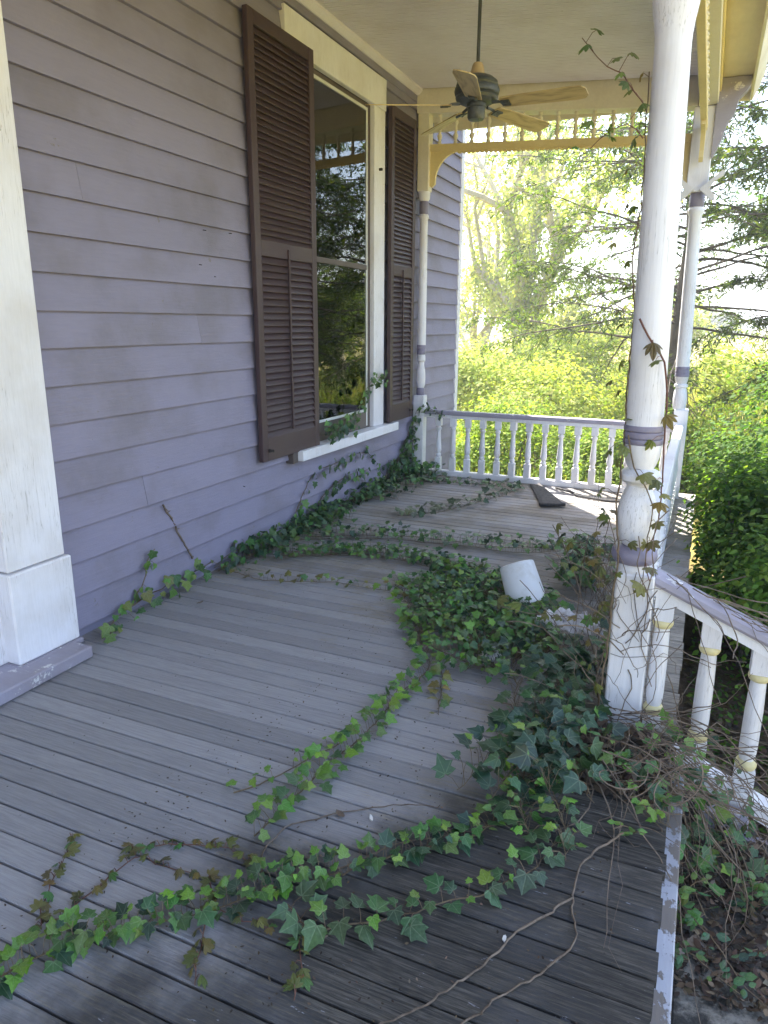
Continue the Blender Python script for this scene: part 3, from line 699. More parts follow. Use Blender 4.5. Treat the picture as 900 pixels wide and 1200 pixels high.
def leaf_mass(name, P, Nv, Tv, size, colr, parent=None, mat='foliage', shapes=(DIAMOND,), aspect=.6, smooth=False):
    N = len(P); X, Y, Z = frames(Nv, Tv); size = np.broadcast_to(size, N)
    pick = rng.integers(0, len(shapes), N); V, C, U, LI, LS, LT = [], [], [], [], [], []; off = 0; lo = 0
    for k, (tv, tf) in enumerate(shapes):
        idx = np.where(pick == k)[0]
        if not len(idx): continue
        m = len(tv); s = size[idx][:, None, None]
        v = P[idx][:, None, :] + s*(tv[None, :, 0:1]*aspect*X[idx][:, None, :] + tv[None, :, 1:2]*Y[idx][:, None, :] + tv[None, :, 2:3]*Z[idx][:, None, :])
        V.append(v.reshape(-1, 3)); C.append(np.repeat(colr[idx], m, 0)); U.append(np.tile(np.stack([tv[:,0]+.5, tv[:,1]*.88+.12], 1), (len(idx), 1)))
        for f in tf:
            pass
        fl = [len(f) for f in tf]; flat = np.concatenate([np.array(f) for f in tf])
        LI.append((flat[None, :]+(np.arange(len(idx))*m)[:, None]+off).ravel()); LT.append(np.tile(np.array(fl), len(idx))); off += m*len(idx)
    V = np.concatenate(V); C = np.concatenate(C); U = np.concatenate(U); LI = np.concatenate(LI); LT = np.concatenate(LT); LS = np.concatenate([[0], np.cumsum(LT)[:-1]])
    me = bpy.data.meshes.new(name); me.vertices.add(len(V)); me.vertices.foreach_set('co', V.astype(np.float32).ravel())
    me.loops.add(len(LI)); me.loops.foreach_set('vertex_index', LI.astype(np.int32)); me.polygons.add(len(LT)); me.polygons.foreach_set('loop_start', LS.astype(np.int32))
    me.update(calc_edges=True)
    a = me.attributes.new('Col', 'FLOAT_COLOR', 'POINT'); a.data.foreach_set('color', np.concatenate([C, np.ones((len(C),1))], 1).astype(np.float32).ravel())
    ul = me.uv_layers.new(name='UVMap'); ul.data.foreach_set('uv', U[LI].astype(np.float32).ravel())
    me.materials.append(M[mat]); me.validate()
    return link(name, me, parent)
def pal(N, cols, wts, jit=.25):
    cols = np.array(cols); i = rng.choice(len(cols), N, p=np.array(wts)/sum(wts)); c = cols[i]*(1+jit*rng.uniform(-1, 1, (N, 1))); return np.clip(c*(1+.1*rng.uniform(-1,1,(N,3))), .003, 1)
def rdir(N): return nrmz(rng.normal(size=(N,3)))

LEAFY = [(.060,.125,.022), (.095,.175,.030), (.035,.08,.018), (.15,.24,.04)]
# ---- shrubs
def shrub(label, c, rad, n, size, cols=LEAFY, wts=(4,3,2,1), group=None, clumps=46, name='shrub'):
    """stems from the ground and leaf clumps spread through a lumpy dome"""
    c = np.array(c); rad = np.array(rad); t = thing(name, label, 'shrub', (c[0], c[1], GZ), group)
    d = rdir(clumps); d[:, 2] = np.abs(d[:, 2])*1.0-.25; rr = rng.uniform(.55, 1.08, (clumps,1)); cc = c+nrmz(d)*rad*rr
    cc[:, 2] = np.maximum(cc[:, 2], GZ+.15)
    b = MB()
    for k in range(0, clumps, 2):
        base = Vector((c[0]+random.uniform(-.3,.3)*rad[0], c[1]+random.uniform(-.3,.3)*rad[1], GZ-.05)); e = Vector(cc[k]); mid = (base+e)/2+Vector((random.uniform(-.12,.12), random.uniform(-.12,.12), .15))
        b.tube([base, base.lerp(mid,.5)+Vector((random.uniform(-.04,.04),random.uniform(-.04,.04),0)), mid, mid.lerp(e,.5), e], [.016,.013,.010,.007,.004], 5)
    b.build('stems', M['bark'], t, 60)
    per = rng.dirichlet(np.ones(clumps)*3)*n; P = []; W = []
    for k in range(clumps):
        m = int(per[k]); g = rng.normal(size=(m,3))*np.array([.20,.20,.17])*rad.mean()*rng.uniform(.7,1.3); P.append(cc[k]+g); W.append(nrmz(g)+.6*nrmz(cc[k]-c+np.array([0,0,.3]))[None])
    P = np.concatenate(P); W = np.concatenate(W); keep = (P[:,2] > GZ+.02) & ((P[:,0] > 2.96) | ((P[:,0] > 2.80) & (P[:,2] > .04)) | (c[0] < 2.9)) & ((P[:,1] > 7.5) | (c[0] > 2.9)); P = P[keep]; W = W[keep]; N = len(P)
    Nv = nrmz(W+np.array([0,0,.9])+.8*rdir(N)); Tv = rdir(N)+np.array([0,0,-.4])+.5*W
    leaf_mass('leaves', P, Nv, Tv, size*rng.uniform(.6,1.3,N), pal(N, cols, wts), t, 'foliage', (OVAL,), .62)
    t.children[-1]['kind'] = 'stuff'
    return t
G1 = 'shrubs crowding the long side of the porch'
shrub('dense leafy shrub pressing against the side balustrade by the steps', (3.95, 6.0, .05), (.85,1.1,.95), 17000, .052, group=G1)
shrub('dense leafy shrub pressing against the side balustrade near the corner post', (4.05, 8.0, .15), (.95,1.15,1.15), 17000, .055, group=G1)
shrub('taller leafy shrub standing behind the hedge beside the porch', (5.35, 7.4, .55), (1.15,1.4,1.35), 19000, .058, [(.04,.085,.018),(.07,.12,.022),(.028,.06,.014),(.11,.16,.03)], group=G1)
shrub('low leafy shrub beside the stair railing', (4.75, 4.9, -.15), (.8,.85,.75), 11000, .050, [(.04,.085,.018),(.07,.12,.022),(.028,.06,.014),(.11,.16,.03)], group=G1)
shrub('leafy shrub on the outer flank of the hedge', (6.6, 6.0, .4), (1.2,1.5,1.3), 9000, .07, group=G1)
shrub('low shrub filling the gap between hedge and porch edge', (3.5, 7.0, -.35), (.5,.95,.5), 8000, .05, group=G1, clumps=30)
shrub('leafy shrub leaning over the deck edge just past the thick post', (3.4, 5.3, -.1), (.5,.95,.75), 11000, .05, [(.09,.17,.028),(.13,.22,.035),(.05,.11,.02),(.19,.28,.045)], group=G1, clumps=36)
G2 = 'bright shrubs behind the far balustrade'
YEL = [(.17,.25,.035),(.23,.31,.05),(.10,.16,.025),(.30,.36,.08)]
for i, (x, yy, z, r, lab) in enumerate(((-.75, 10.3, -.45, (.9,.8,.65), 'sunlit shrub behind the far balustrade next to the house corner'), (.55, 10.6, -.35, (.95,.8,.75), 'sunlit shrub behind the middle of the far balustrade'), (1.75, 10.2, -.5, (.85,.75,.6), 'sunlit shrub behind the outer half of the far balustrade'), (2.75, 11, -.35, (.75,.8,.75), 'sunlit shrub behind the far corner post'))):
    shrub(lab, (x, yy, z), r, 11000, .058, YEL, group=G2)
for i, (x, yy, z, r, lab) in enumerate(((-2.6, 15.5, .0, (1.8,1.3,1.1), 'pale wild shrub in the meadow near the ivy-clad tree'), (.3, 15.0, -.1, (1.7,1.3,1.0), 'pale wild shrub in the meadow in front of the bare-limbed cedar'), (2.9, 17.5, .1, (1.6,1.3,1.1), 'pale wild shrub in the meadow behind the cedar trunk'), (-.9, 19.5, .3, (2.0,1.4,1.2), 'pale wild shrub at the foot of the ivy-clad tree'))):
    shrub(lab, (x, yy, z), r, 9000, .10, [(.30,.36,.07),(.36,.40,.10),(.22,.28,.05),(.40,.40,.16)], group='wild shrubs in the meadow')

# ---- trees
def wander(p, d, L, n, curl, droop):
    pts = [Vector(p)]; d = Vector(d).normalized()
    for i in range(n):
        d = (d+Vector((random.gauss(0,curl), random.gauss(0,curl), random.gauss(0,curl)+droop))).normalized(); pts.append(pts[-1]+d*(L/n))
    return pts
def cedar(label, x, y, H, r0, spread, zlo, dens, cols, seed, bare=.35, nl=20):
    random.seed(seed); t = thing('cedar_tree', label, 'tree', (x, y, GZ)); b = MB()
    tr = [Vector((x, y, GZ-.1))]
    for i in range(9): tr.append(Vector((x+random.uniform(-.10,.10), y+random.uniform(-.10,.10), GZ+H*(i+1)/9)))
    b.tube(tr, [r0*(1-.9*i/9) for i in range(10)], 9)
    P, D, S = [], [], []; z = zlo
    while z < H+GZ-.3:
        f = (z-GZ)/H; k = min(8, int(f*9)); base = tr[k].lerp(tr[k+1], f*9-k)
        az = random.uniform(0, 2*math.pi); Lb = spread*(1-f)**.75*random.uniform(.65,1.15)+.5
        d = Vector((math.cos(az), math.sin(az), random.uniform(.0,.28))); pts = wander(base, d, Lb, 9, .10, -.035)
        rb = .008+.014*Lb/spread*1.4; b.tube(pts, [rb*(1-.85*i/9) for i in range(10)], 5)
        for s in range(int(Lb*9)):
            u = random.uniform(.15, 1)**.8; q = u*9; i = min(8, int(q)); p = pts[i].lerp(pts[i+1], q-i); bd = (pts[i+1]-pts[i]).normalized()
            side = bd.cross(Vector((0,0,1))).normalized()*random.choice((-1,1)); tl = random.uniform(.3,.75)*(1.25-.6*u)*min(1.2, Lb/2.2)
            tp = wander(p, bd*.6+side+Vector((0,0,random.uniform(-.45,.15))), tl, 4, .18, -.10); b.tube(tp, [.006,.005,.004,.003,.002], 3)
            if u > bare+random.uniform(-.2,.2):
                for m in range(nl):
                    w_ = random.uniform(.2,1)*4; ii = min(3, int(w_)); pp = tp[ii].lerp(tp[ii+1], w_-ii); dd = (tp[ii+1]-tp[ii]).normalized()
                    P.append(pp+Vector((random.gauss(0,.035),random.gauss(0,.035),random.gauss(0,.03)))); D.append(dd*.7+Vector((random.gauss(0,.6),random.gauss(0,.6),random.gauss(-.2,.4))))
        z += 1/dens*random.uniform(.6,1.4)
    b.build('trunk', M['bark'], t, 60); P = np.array(P); D = np.array(D); N = len(P)
    leaf_mass('crown', P, rdir(N)+np.array([0,0,.8]), D, rng.uniform(.06,.135,N), pal(N, cols, (4,3,2), .3), t, 'foliage', (NEEDLE,), .22)
    t.children[-1]['kind'] = 'stuff'; return t
CED = [(.075,.115,.030),(.12,.155,.042),(.045,.075,.024)]
cedar('cedar with bare lower twigs, its trunk between the thick post and the corner post', 2.40, 13.6, 11.5, .15, 3.9, 1.3, 17, CED, 3, .38, 17)
cedar('dark cedar with drooping boughs beyond the hedge', 5.0, 12.2, 10.5, .15, 3.0, 1.2, 15, CED, 5, .15, 34)
cedar('dark cedar set back behind the drooping one', 7.8, 15.8, 12.0, .2, 3.8, 1.2, 9, CED, 8, .2, 26)

def broad(label, x, y, H, r0, nl, size, cols, seed, spread=1.0, ivy=False, bark='pale_bark', lift=.34, name='broadleaf_tree', group=None, depth=3):
    random.seed(seed); t = thing(name, label, 'tree', (x, y, GZ), group); b = MB(); tips = []; trunkpts = []
    def grow(p, d, L, r, lev):
        pts = wander(p, d, L, 5, .10 if lev else .05, .02); b.tube(pts, [r*(1-.45*i/5) for i in range(6)], 8 if lev < 2 else 5)
        if lev <= 1: trunkpts.extend((q, r*(1-.45*i/5)) for i, q in enumerate(pts))
        if lev >= depth: tips.extend(pts[2:]); return
        for k in range(random.randint(3,4)):
            a = random.uniform(0, 2*math.pi); dd = (pts[-1]-pts[-2]).normalized(); o = dd.orthogonal().normalized(); o.rotate(Matrix.Rotation(a, 3, dd))
            nd = dd*random.uniform(.6,1.0)+o*random.uniform(.45,1.0)*spread; grow(pts[random.randint(3,5)], nd, L*random.uniform(.6,.85), r*.55*random.uniform(.7,1.1), lev+1)
    grow(Vector((x, y, GZ-.1)), Vector((random.uniform(-.08,.08), random.uniform(-.08,.08), 1)), H*lift, r0, 0)
    b.build('trunk', M[bark], t, 60); T = np.array(tips); i = rng.integers(0, len(T), nl); P = T[i]+rng.normal(size=(nl,3))*H*.042*rng.uniform(.4,1.4,(nl,1))
    C_ = pal(nl, cols, (4,3,2), .3); Nv = rdir(nl)+np.array([0,0,.9]); Tv = rdir(nl)+np.array([0,0,-.5]); SZ = size*rng.uniform(.6,1.3,nl)
    leaf_mass('crown', P, Nv, Tv, SZ, C_, t, 'foliage', (DIAMOND,), .65); t.children[-1]['kind'] = 'stuff'
    if ivy:
        n2 = 9000; j = rng.integers(0, len(trunkpts), n2); TP = np.array([q for q, r in trunkpts]); RR = np.array([r for q, r in trunkpts]); o = rdir(n2)*np.array([1,1,.2])
        P = TP[j]+(TP[np.minimum(j+1, len(TP)-1)]-TP[j])*0+o*(RR[j][:,None]+rng.uniform(0,.35,(n2,1)))+np.array([0,0,1])*rng.normal(0,.45,(n2,1)); ok = P[:,2] > GZ; P = P[ok]; o = o[ok]; n2 = len(P)
        leaf_mass('clinging_ivy', P, o+.5*rdir(n2), rdir(n2)+np.array([0,0,-1.]), rng.uniform(.08,.16,n2), pal(n2, [(.30,.33,.09),(.36,.39,.13),(.22,.26,.07)], (4,3,2)), t, 'foliage', (DIAMOND,), .8); t.children[-1]['kind'] = 'stuff'  # trunk ivy brightened likewise, background glare put into its leaf colour
    return t
GLARE_PALE = [(.36,.39,.14),(.44,.46,.21),(.28,.31,.10)]  # leaf colours paled: the washed-out background glare is put into them
broad('forked pale-barked tree wrapped in ivy standing in the meadow', -2.55, 23.5, 15, .42, 6500, .15, GLARE_PALE, 21, .75, True, lift=.26)
broad('low pale thicket tree behind the cedar in the meadow', -.9, 28, 9, .22, 7000, .17, GLARE_PALE, 31, 1.0, lift=.16)
broad('pale thicket tree right of the ivy-clad tree towards the field edge', 1.4, 34, 10, .25, 6500, .19, GLARE_PALE, 32, 1.0, lift=.16)
broad('pale thicket tree left of the ivy-clad tree by the house corner', -5.2, 27, 10, .22, 2600, .17, GLARE_PALE, 33, 1.0, lift=.18)
broad('bushy sunlit tree beyond the dark cedars', 8.5, 22, 9, .26, 14000, .17, YEL[:3], 34, 1.0, lift=.18)
broad('slender pale tree in the meadow beyond the house corner', -6.2, 30, 15, .30, 3000, .18, GLARE_PALE, 24, .7, lift=.3)
broad('rounded tree beyond the cedars on the field edge', 7.0, 33, 11, .35, 11000, .25, LEAFY[:3], 25, .95)
broad('spreading tree behind the hedge on the open side', 13.5, 13, 10, .3, 12000, .17, LEAFY[:3], 27, 1.0)
k = 0
for i in range(15):
    xx = -46+i*7.2+random.uniform(-2,2); yy = random.uniform(88,118)
    broad('tree in the distant tree line across the meadow', xx, yy, random.uniform(7,11), .4, 2200, .7, [(.12,.15,.06),(.15,.18,.08),(.10,.125,.05)], 40+i, 1.2, lift=.25, group='distant tree line', depth=2)

# ---- meadow grass and weeds
def grass():
    random.seed(2); N = 42000; yv = 7.7+ (rng.random(N)**1.7)*34; xv = rng.uniform(-.62, .52, N)*(yv+2)*.75+.8
    ok = (yv > 8.8) & ((xv < 2.6) | (yv > 10.5)) | ((xv > .1) & (xv < 2.5)); xv, yv = xv[ok], yv[ok]; N = len(xv); P = np.stack([xv, yv, np.full(N, GZ-.04)], 1)
    Tv = np.array([0,0,1.])+.35*rdir(N); Nv = rdir(N)*np.array([1,1,.25]); h = rng.uniform(.14,.42,N)*(1+yv/40)
    o = leaf_mass('grass', P, Nv, Tv, h, pal(N, [(.20,.24,.045),(.26,.28,.07),(.14,.18,.035),(.32,.30,.12)], (4,3,2,1)), None, 'foliage', (NEEDLE,), .075)
    tag(o, 'tall sunlit meadow grass behind the porch', 'grass', kind='stuff')
    N = 6000; P = np.stack([rng.uniform(2.98,4.7,N), rng.uniform(2.95,5.6,N), np.full(N, GZ)+rng.exponential(.10,N)], 1)
    o = leaf_mass('ground_cover', P, np.array([0,0,1.])+.6*rdir(N), rdir(N), rng.uniform(.02,.05,N), pal(N, LEAFY, (4,3,2,1)), None, 'foliage', (OVAL,), .7)
    tag(o, 'low green ground cover among leaf litter beside the stair railing', 'ground cover', kind='stuff')
grass()

# ================================================================== IVY AND VINES ON THE PORCH
random.seed(99)
def ivy_mesh(k):
    tv, tf = IVY[k]; b = MB(); b.add(tv, tf); me = bpy.data.meshes.new('ivy_leaf'); me.from_pydata([tuple(v) for v in tv], [], tf)
    ul = me.uv_layers.new(name='UVMap')
    for lp in me.loops: ul.data[lp.index].uv = (tv[lp.vertex_index][0]+.5, tv[lp.vertex_index][1]*.88+.12)
    for p in me.polygons: p.use_smooth = True
    me.materials.append(M['ivy_leaf']); return me
IVM = [ivy_mesh(k) for k in range(14)]
DARK = [(.020,.052,.028),(.030,.072,.034),(.042,.095,.036),(.015,.038,.024)]
MIDG = [(.062,.145,.036),(.092,.19,.040),(.046,.108,.033),(.125,.235,.04)]
YOUNG = [(.12,.24,.030),(.16,.29,.035),(.09,.19,.028)]
OLIVE = [(.15,.15,.032),(.125,.135,.03),(.19,.16,.036),(.11,.10,.028)]
def ivy_obj(root, p, n, t, s, c):
    n = Vector(n).normalized(); t = Vector(t); t = (t-n*n.dot(t)).normalized(); x = t.cross(n)
    m = Matrix((x, t, n)).transposed().to_4x4(); m.translation = p
    o = link('leaf', random.choice(IVM), root, mat4=m @ Matrix.Diagonal((s*random.uniform(.85,1.15), s, s, 1))); o.color = (*c, 1); return o
def smooth_path(pts, step=.03, wob=.012, seed=0):
    """Catmull-Rom through the points, resampled, with a little natural wander"""
    P = [Vector(p) for p in pts]; P = [2*P[0]-P[1]]+P+[2*P[-1]-P[-2]]; out = []
    for i in range(1, len(P)-2):
        L = (P[i+1]-P[i]).length; n = max(2, int(L/step))
        for k in range(n):
            t = k/n; a, b, c, d = P[i-1], P[i], P[i+1], P[i+2]
            out.append(.5*((2*b)+(c-a)*t+(2*a-5*b+4*c-d)*t*t+(3*b-a-3*c+d)*t**3))
    out.append(P[-2]); w = Vector((0,0,0)); res = []
    for q in out:
        w = w*.85+Vector((random.gauss(0,wob), random.gauss(0,wob), random.gauss(0,wob*.25)))*.5; res.append(q+w)
    return res
def strand(root, path, nleaf, size, spread, cols, wts, up=(0,0,1), lift=(.012,.05), stem_r=.0028, objs=True, young_tip=.0, tipdir=None, stem='vine_stem', tilt=.38, wob=.010, stemname='stem', sway=None):
    up = Vector(up); pts = smooth_path(path, .03, wob)
    if up.z > .5: pts = [Vector((p.x, p.y, max(p.z, .006+stem_r))) for p in pts]
    b = MB(); b.tube(pts, [stem_r*(1-.5*i/len(pts)) for i in range(len(pts))], 5); m = len(pts)
    Pm, Nm, Tm, Sm, Cm = [], [], [], [], []
    for k in range(nleaf):
        u = (k+random.random())/nleaf*(m-1); i = min(m-2, int(u)); p = pts[i].lerp(pts[i+1], u-i); d = (pts[i+1]-pts[i]).normalized()
        s = d.cross(up).normalized()*(1 if k % 2 else -1); off = abs(random.gauss(0, spread*.6))+.25*spread
        h = random.uniform(*lift); q = p+s*off+up*h+d*random.uniform(-.5,.5)*spread
        if up.z > .5: q.z = max(q.z, .012)
        b.tube([p, p.lerp(q,.5)+up*.3*h, q], [.0012,.0011,.001], 3)
        n = up+Vector((random.gauss(0,tilt), random.gauss(0,tilt), random.gauss(0,tilt)))+Vector((.12,-.18,0))*(1 if up.z > .5 else 0)
        t = (Vector(tipdir)+Vector((random.gauss(0,.45),random.gauss(0,.45),random.gauss(0,.45)))) if tipdir else s*1.0+d*random.uniform(-.6,.6)-up*.25
        sz = size*random.uniform(.45,1.3); c = cols[random.choices(range(len(cols)), wts)[0]]
        if random.random() < young_tip: c = random.choice(YOUNG); sz *= .72
        c = tuple(max(.004, v*random.uniform(.82,1.18)) for v in c)
        if objs: ivy_obj(root, q, n, t, sz, c)
        else: Pm.append(q); Nm.append(n); Tm.append(t); Sm.append(sz); Cm.append(c)
    b.build(stemname, M[stem], root, 60)
    return Pm, Nm, Tm, Sm, Cm
def mass(root, data, name='leaf_mass'):
    P, N, T, S, C = [np.array(sum((list(d[k]) for d in data), [])) for k in range(5)]
    o = leaf_mass(name, P, N, T, S, C, root, 'ivy_mass', IVY, 1.0); o['kind'] = 'stuff'; return o
def ivy(label, loc, group=None): return thing('ivy_vine', label, 'vine', loc, group)
def z0(pts, z=.008): return [(p[0], p[1], z) for p in pts]
W4 = (4,3,2,1)

v = ivy('long ivy runner with big dark leaves crossing the worn boards near the steps', (1.8, 1.4, 0))
S1 = z0([(1.38,.82),(1.44,.98),(1.51,1.08),(1.61,1.18),(1.74,1.29),(1.84,1.4),(1.92,1.5),(2.03,1.56),(2.12,1.68),(2.22,1.77),(2.31,1.86),(2.38,1.99),(2.45,2.19),(2.46,2.42)])
strand(v, S1[:8], 165, .046, .036, DARK+MIDG, (2,3,3,1,4,4,3,2), young_tip=.28)
strand(v, S1[7:], 130, .043, .033, DARK+MIDG, (2,3,3,1,4,3,2,2), young_tip=.25)
v = ivy('short ivy runner with matte grey-green leaves lying on blackened boards', (2.3, 1.55, 0))
S2 = z0([(1.94,1.41),(2.05,1.37),(2.15,1.43),(2.27,1.52),(2.38,1.62),(2.48,1.71),(2.56,1.84),(2.62,2.01)])
strand(v, S2, 46, .060, .030, [(.05,.10,.045),(.04,.085,.04),(.065,.12,.05),(.05,.09,.03)], W4, young_tip=.12)
v = ivy('light green ivy runner climbing up the deck towards the big ivy mat', (1.75, 2.4, 0))
S3 = z0([(1.70,1.60),(1.72,1.83),(1.74,2.0),(1.77,2.22),(1.78,2.44),(1.81,2.77),(1.75,3.03),(1.55,3.36),(1.40,3.62),(1.33,3.74)])
strand(v, S3[:6], 105, .046, .040, MIDG+YOUNG, (4,4,2,3,3,2,2))
strand(v, S3[5:], 95, .045, .045, MIDG+YOUNG, (4,4,2,3,2,2,2))
strand(v, z0([(1.51,1.76),(1.61,1.91),(1.72,2.17)]), 12, .034, .02, MIDG+YOUNG, (2,3,1,3,3,3,3))
strand(v, z0([(1.86,2.92),(1.93,2.72),(1.97,2.55)]), 16, .04, .02, OLIVE+MIDG, (3,2,3,1,2,2,1,1))

# the big mat in the middle of the porch
v = ivy('thick small-leaved ivy mat around the overturned pail', (1.9, 3.6, 0)); data = []
poly = [(1.30,3.75),(1.42,4.30),(1.70,4.25),(1.95,4.25),(2.25,3.9),(2.30,3.4),(2.18,2.95),(1.98,2.88),(1.74,3.08),(1.5,3.45)]
for k in range(46):
    cx_, cy2 = random.uniform(1.5,2.2), random.uniform(3.05,4.1); a = random.uniform(0, 6.28); pth = []
    for i in range(5): pth.append((cx_, cy2, random.uniform(.008,.05))); cx_ += .14*math.cos(a); cy2 += .16*math.sin(a); a += random.uniform(-.7,.7)
    def inside(q):
        c = False
        for i in range(len(poly)):
            (x1,y1),(x2,y2) = poly[i], poly[i-1]
            if (y1 > q[1]) != (y2 > q[1]) and q[0] < (x2-x1)*(q[1]-y1)/(y2-y1)+x1: c = not c
        return c
    pth = [q for q in pth if inside(q)]
    if len(pth) > 1: data.append(strand(v, pth, 15*len(pth), .040, .075, MIDG+DARK+YOUNG, (5,4,4,2,2,2,2,0,1,1,1), lift=(.012,.085), objs=False, tilt=.55))
for pth in (z0([(1.33,3.75),(1.22,3.9),(1.45,4.05),(1.6,4.2)]), z0([(1.5,3.5),(1.62,3.3),(1.7,3.1)])): strand(v, pth, 40, .045, .06, MIDG+YOUNG, (4,3,2,2,1,1,1))
mass(v, data)

# dark mature leaves by the post
v = ivy('heap of large dark glossy ivy leaves at the foot of the thick post', (2.45, 2.6, 0)); data = []
for pth in ([(2.12,3.3,.03),(2.18,3.0,.04),(2.27,2.7,.05),(2.37,2.4,.05)], [(2.26,3.4,.04),(2.33,3.1,.06),(2.42,2.8,.07),(2.48,2.5,.06)], [(2.36,3.35,.04),(2.43,3.05,.07),(2.50,2.75,.08),(2.52,2.45,.06)]):
    strand(v, pth, 54, .058, .055, DARK+MIDG, (5,5,4,2,2,2,2,0), lift=(.02,.10), tilt=.48, young_tip=.10)
for k in range(15):
    x, y_ = random.uniform(2.36,2.55), random.uniform(2.35,3.3); a = random.uniform(-2.2,-.4); pth = []
    for i in range(4):
        f = max(0, 1-abs(x-2.50)/.35); pth.append((x, y_, .02+.10*f*random.uniform(.5,1.2))); x += .11*math.cos(a); y_ += .15*math.sin(a); a += random.uniform(-.4,.4); x = min(x, 2.74)
    strand(v, pth, 22, .062, .055, DARK+MIDG, (5,5,4,3,1,1,1,0), lift=(.02,.11), tilt=.48, young_tip=.09)
for pth in ([(2.46,2.42,.05),(2.52,2.2,.06),(2.58,2.02,.04),(2.62,1.9,.02)], [(2.40,2.35,.05),(2.45,2.1,.04),(2.52,1.95,.02)], [(2.62,2.5,.05),(2.72,2.35,.05),(2.83,2.25,.03),(2.92,2.2,-.08)]):
    strand(v, pth, 40, .050, .045, DARK+MIDG, (4,4,4,2,2,2,2,1), lift=(.02,.08), young_tip=.3)

v = ivy('ivy trailing over the deck edge down onto the steps', (2.95, 2.4, -.1))
for pth in ([(2.72,2.55,.06),(2.86,2.45,.05),(2.95,2.38,-.06),(3.0,2.30,-.22),(3.06,2.2,-.30)], [(2.78,2.68,.06),(2.92,2.62,.03),(3.02,2.55,-.12),(3.12,2.45,-.26),(3.2,2.35,-.31)], [(2.85,2.72,.03),(3.0,2.72,-.08),(3.14,2.68,-.2),(3.28,2.6,-.3)]):
    strand(v, pth, 36, .052, .055, MIDG+DARK, (4,4,3,2,2,2,2,0), up=(.35,-.5,.49), lift=(.01,.06), young_tip=.15)
# runners on the deck further back
v = ivy('sparse wilting ivy runner from the wall to the mat', (.8, 3.7, 0))
strand(v, z0([(.10,3.66),(.30,3.60),(.44,3.58),(.65,3.66),(.84,3.75),(1.06,3.74),(1.26,3.75),(1.38,3.73)]), 40, .042, .035, MIDG+OLIVE, (2,2,2,1,3,3,2,3))
v = ivy('leafy ivy runner joining the wall ivy to the mat beside the pail', (1.1, 4.3, 0)); data = []
for dy in (-.05, 0, .06): data.append(strand(v, z0([(.25,4.05+dy),(.47,4.2+dy),(.74,4.33+dy),(1.12,4.37+dy),(1.4,4.3+dy),(1.69,4.16)]), 130, .042, .05, MIDG+DARK, (5,4,3,2,2,2,2,0), lift=(.02,.08), objs=False))
mass(v, data)
v = ivy('leafy ivy runner crossing the deck behind the pail to the thick post', (1.3, 4.85, 0)); data = []
for dy in (-.05, .05): data.append(strand(v, z0([(.2,4.5+dy),(.34,4.56+dy),(.68,4.76+dy),(1.19,4.85+dy),(1.66,4.87+dy),(1.98,5.0+dy),(2.3,5.1),(2.6,5.0)]), 150, .046, .05, MIDG+DARK, (4,4,3,1,3,3,2,0), lift=(.02,.09), objs=False))
for k in range(9):
    x, y_ = random.uniform(2.05,2.5), random.uniform(4.3,5.0); data.append(strand(v, [(x,y_,.03),(x+.1,y_-.12,.06),(x+.17,y_-.28,.05)], 34, .05, .07, DARK+MIDG, (3,4,3,1,3,2,2,1), lift=(.02,.14), objs=False, tilt=.5))
mass(v, data)
v = ivy('grey-green ivy runner leading to the folded rubber mat', (.95, 5.9, 0))
strand(v, z0([(.60,5.40),(.68,5.46),(.9,5.72),(1.08,6.14),(1.20,6.5),(1.30,6.85)]), 75, .060, .06, [(.055,.085,.045),(.045,.075,.035),(.07,.10,.05),(.06,.10,.03)], W4, lift=(.02,.07))
v = ivy('low ivy runner along the foot of the far balustrade', (.7, 6.9, 0))
data = [strand(v, z0([(.2,6.75),(.5,6.85),(.9,6.88),(1.3,6.9)]), 90, .05, .06, DARK+MIDG, (3,3,3,1,3,2,2,0), objs=False)]; mass(v, data)

# ivy along the wall
v = ivy('mass of ivy spreading along the wall base and up to the half post', (.15, 5.8, 0)); data = []
for k in range(38):
    f = random.random()**.8; y_ = 3.75+3.35*f; hgt = .10+.55*max(0, (f-.45))*1.2; zt = random.uniform(.02, hgt)
    if random.random() < .55:   # on the wall
        pth = [(.034, y_, .02), (.036, y_+random.uniform(.02,.2), zt*.5), (.036, min(7.12, y_+random.uniform(.1,.4)), zt)]
        data.append(strand(v, pth, 34, .056, .06, DARK+MIDG, (2,4,4,1,5,3,3,0), up=(1,0,0), lift=(.015,.11), tipdir=(.3,-.1,-1), objs=False, tilt=.45))
    else:
        pth = [(.05, y_, .02), (.14, min(7.0, y_+random.uniform(.05,.25)), .03), (random.uniform(.2,.2+.35*f), min(7.05, y_+random.uniform(.1,.4)), .02)]
        data.append(strand(v, pth, 30, .056, .06, DARK+MIDG, (2,4,4,1,5,3,3,0), lift=(.02,.12), objs=False, tilt=.5))
for pth in ([(.036,7.0,.1),(.04,7.05,.4),(.05,7.10,.62),(.10,7.12,.72),(.2,7.13,.73),(.35,7.14,.66)], [(.036,6.6,.05),(.036,6.85,.3),(.04,7.05,.48)]):
    data.append(strand(v, pth, 60, .056, .05, MIDG+DARK, (4,3,3,2,3,2,2,0), up=(1,-.2,0), lift=(.01,.07), tipdir=(.2,-.2,-1), objs=False))
mass(v, data)
for pth in ([(.03,3.62,.02),(.034,3.8,.07),(.034,4.05,.06),(.034,4.4,.10)], [(.06,3.6,.01),(.10,3.85,.02),(.10,4.2,.02)]):
    strand(v, pth, 34, .062, .05, MIDG+DARK, (4,4,3,1,3,2,2,0), up=(1,0,.3), lift=(.015,.08), tipdir=(.2,-.2,-1))
v = ivy('thin ivy loop arching over the clapboards below the window', (.03, 5.3, .3))
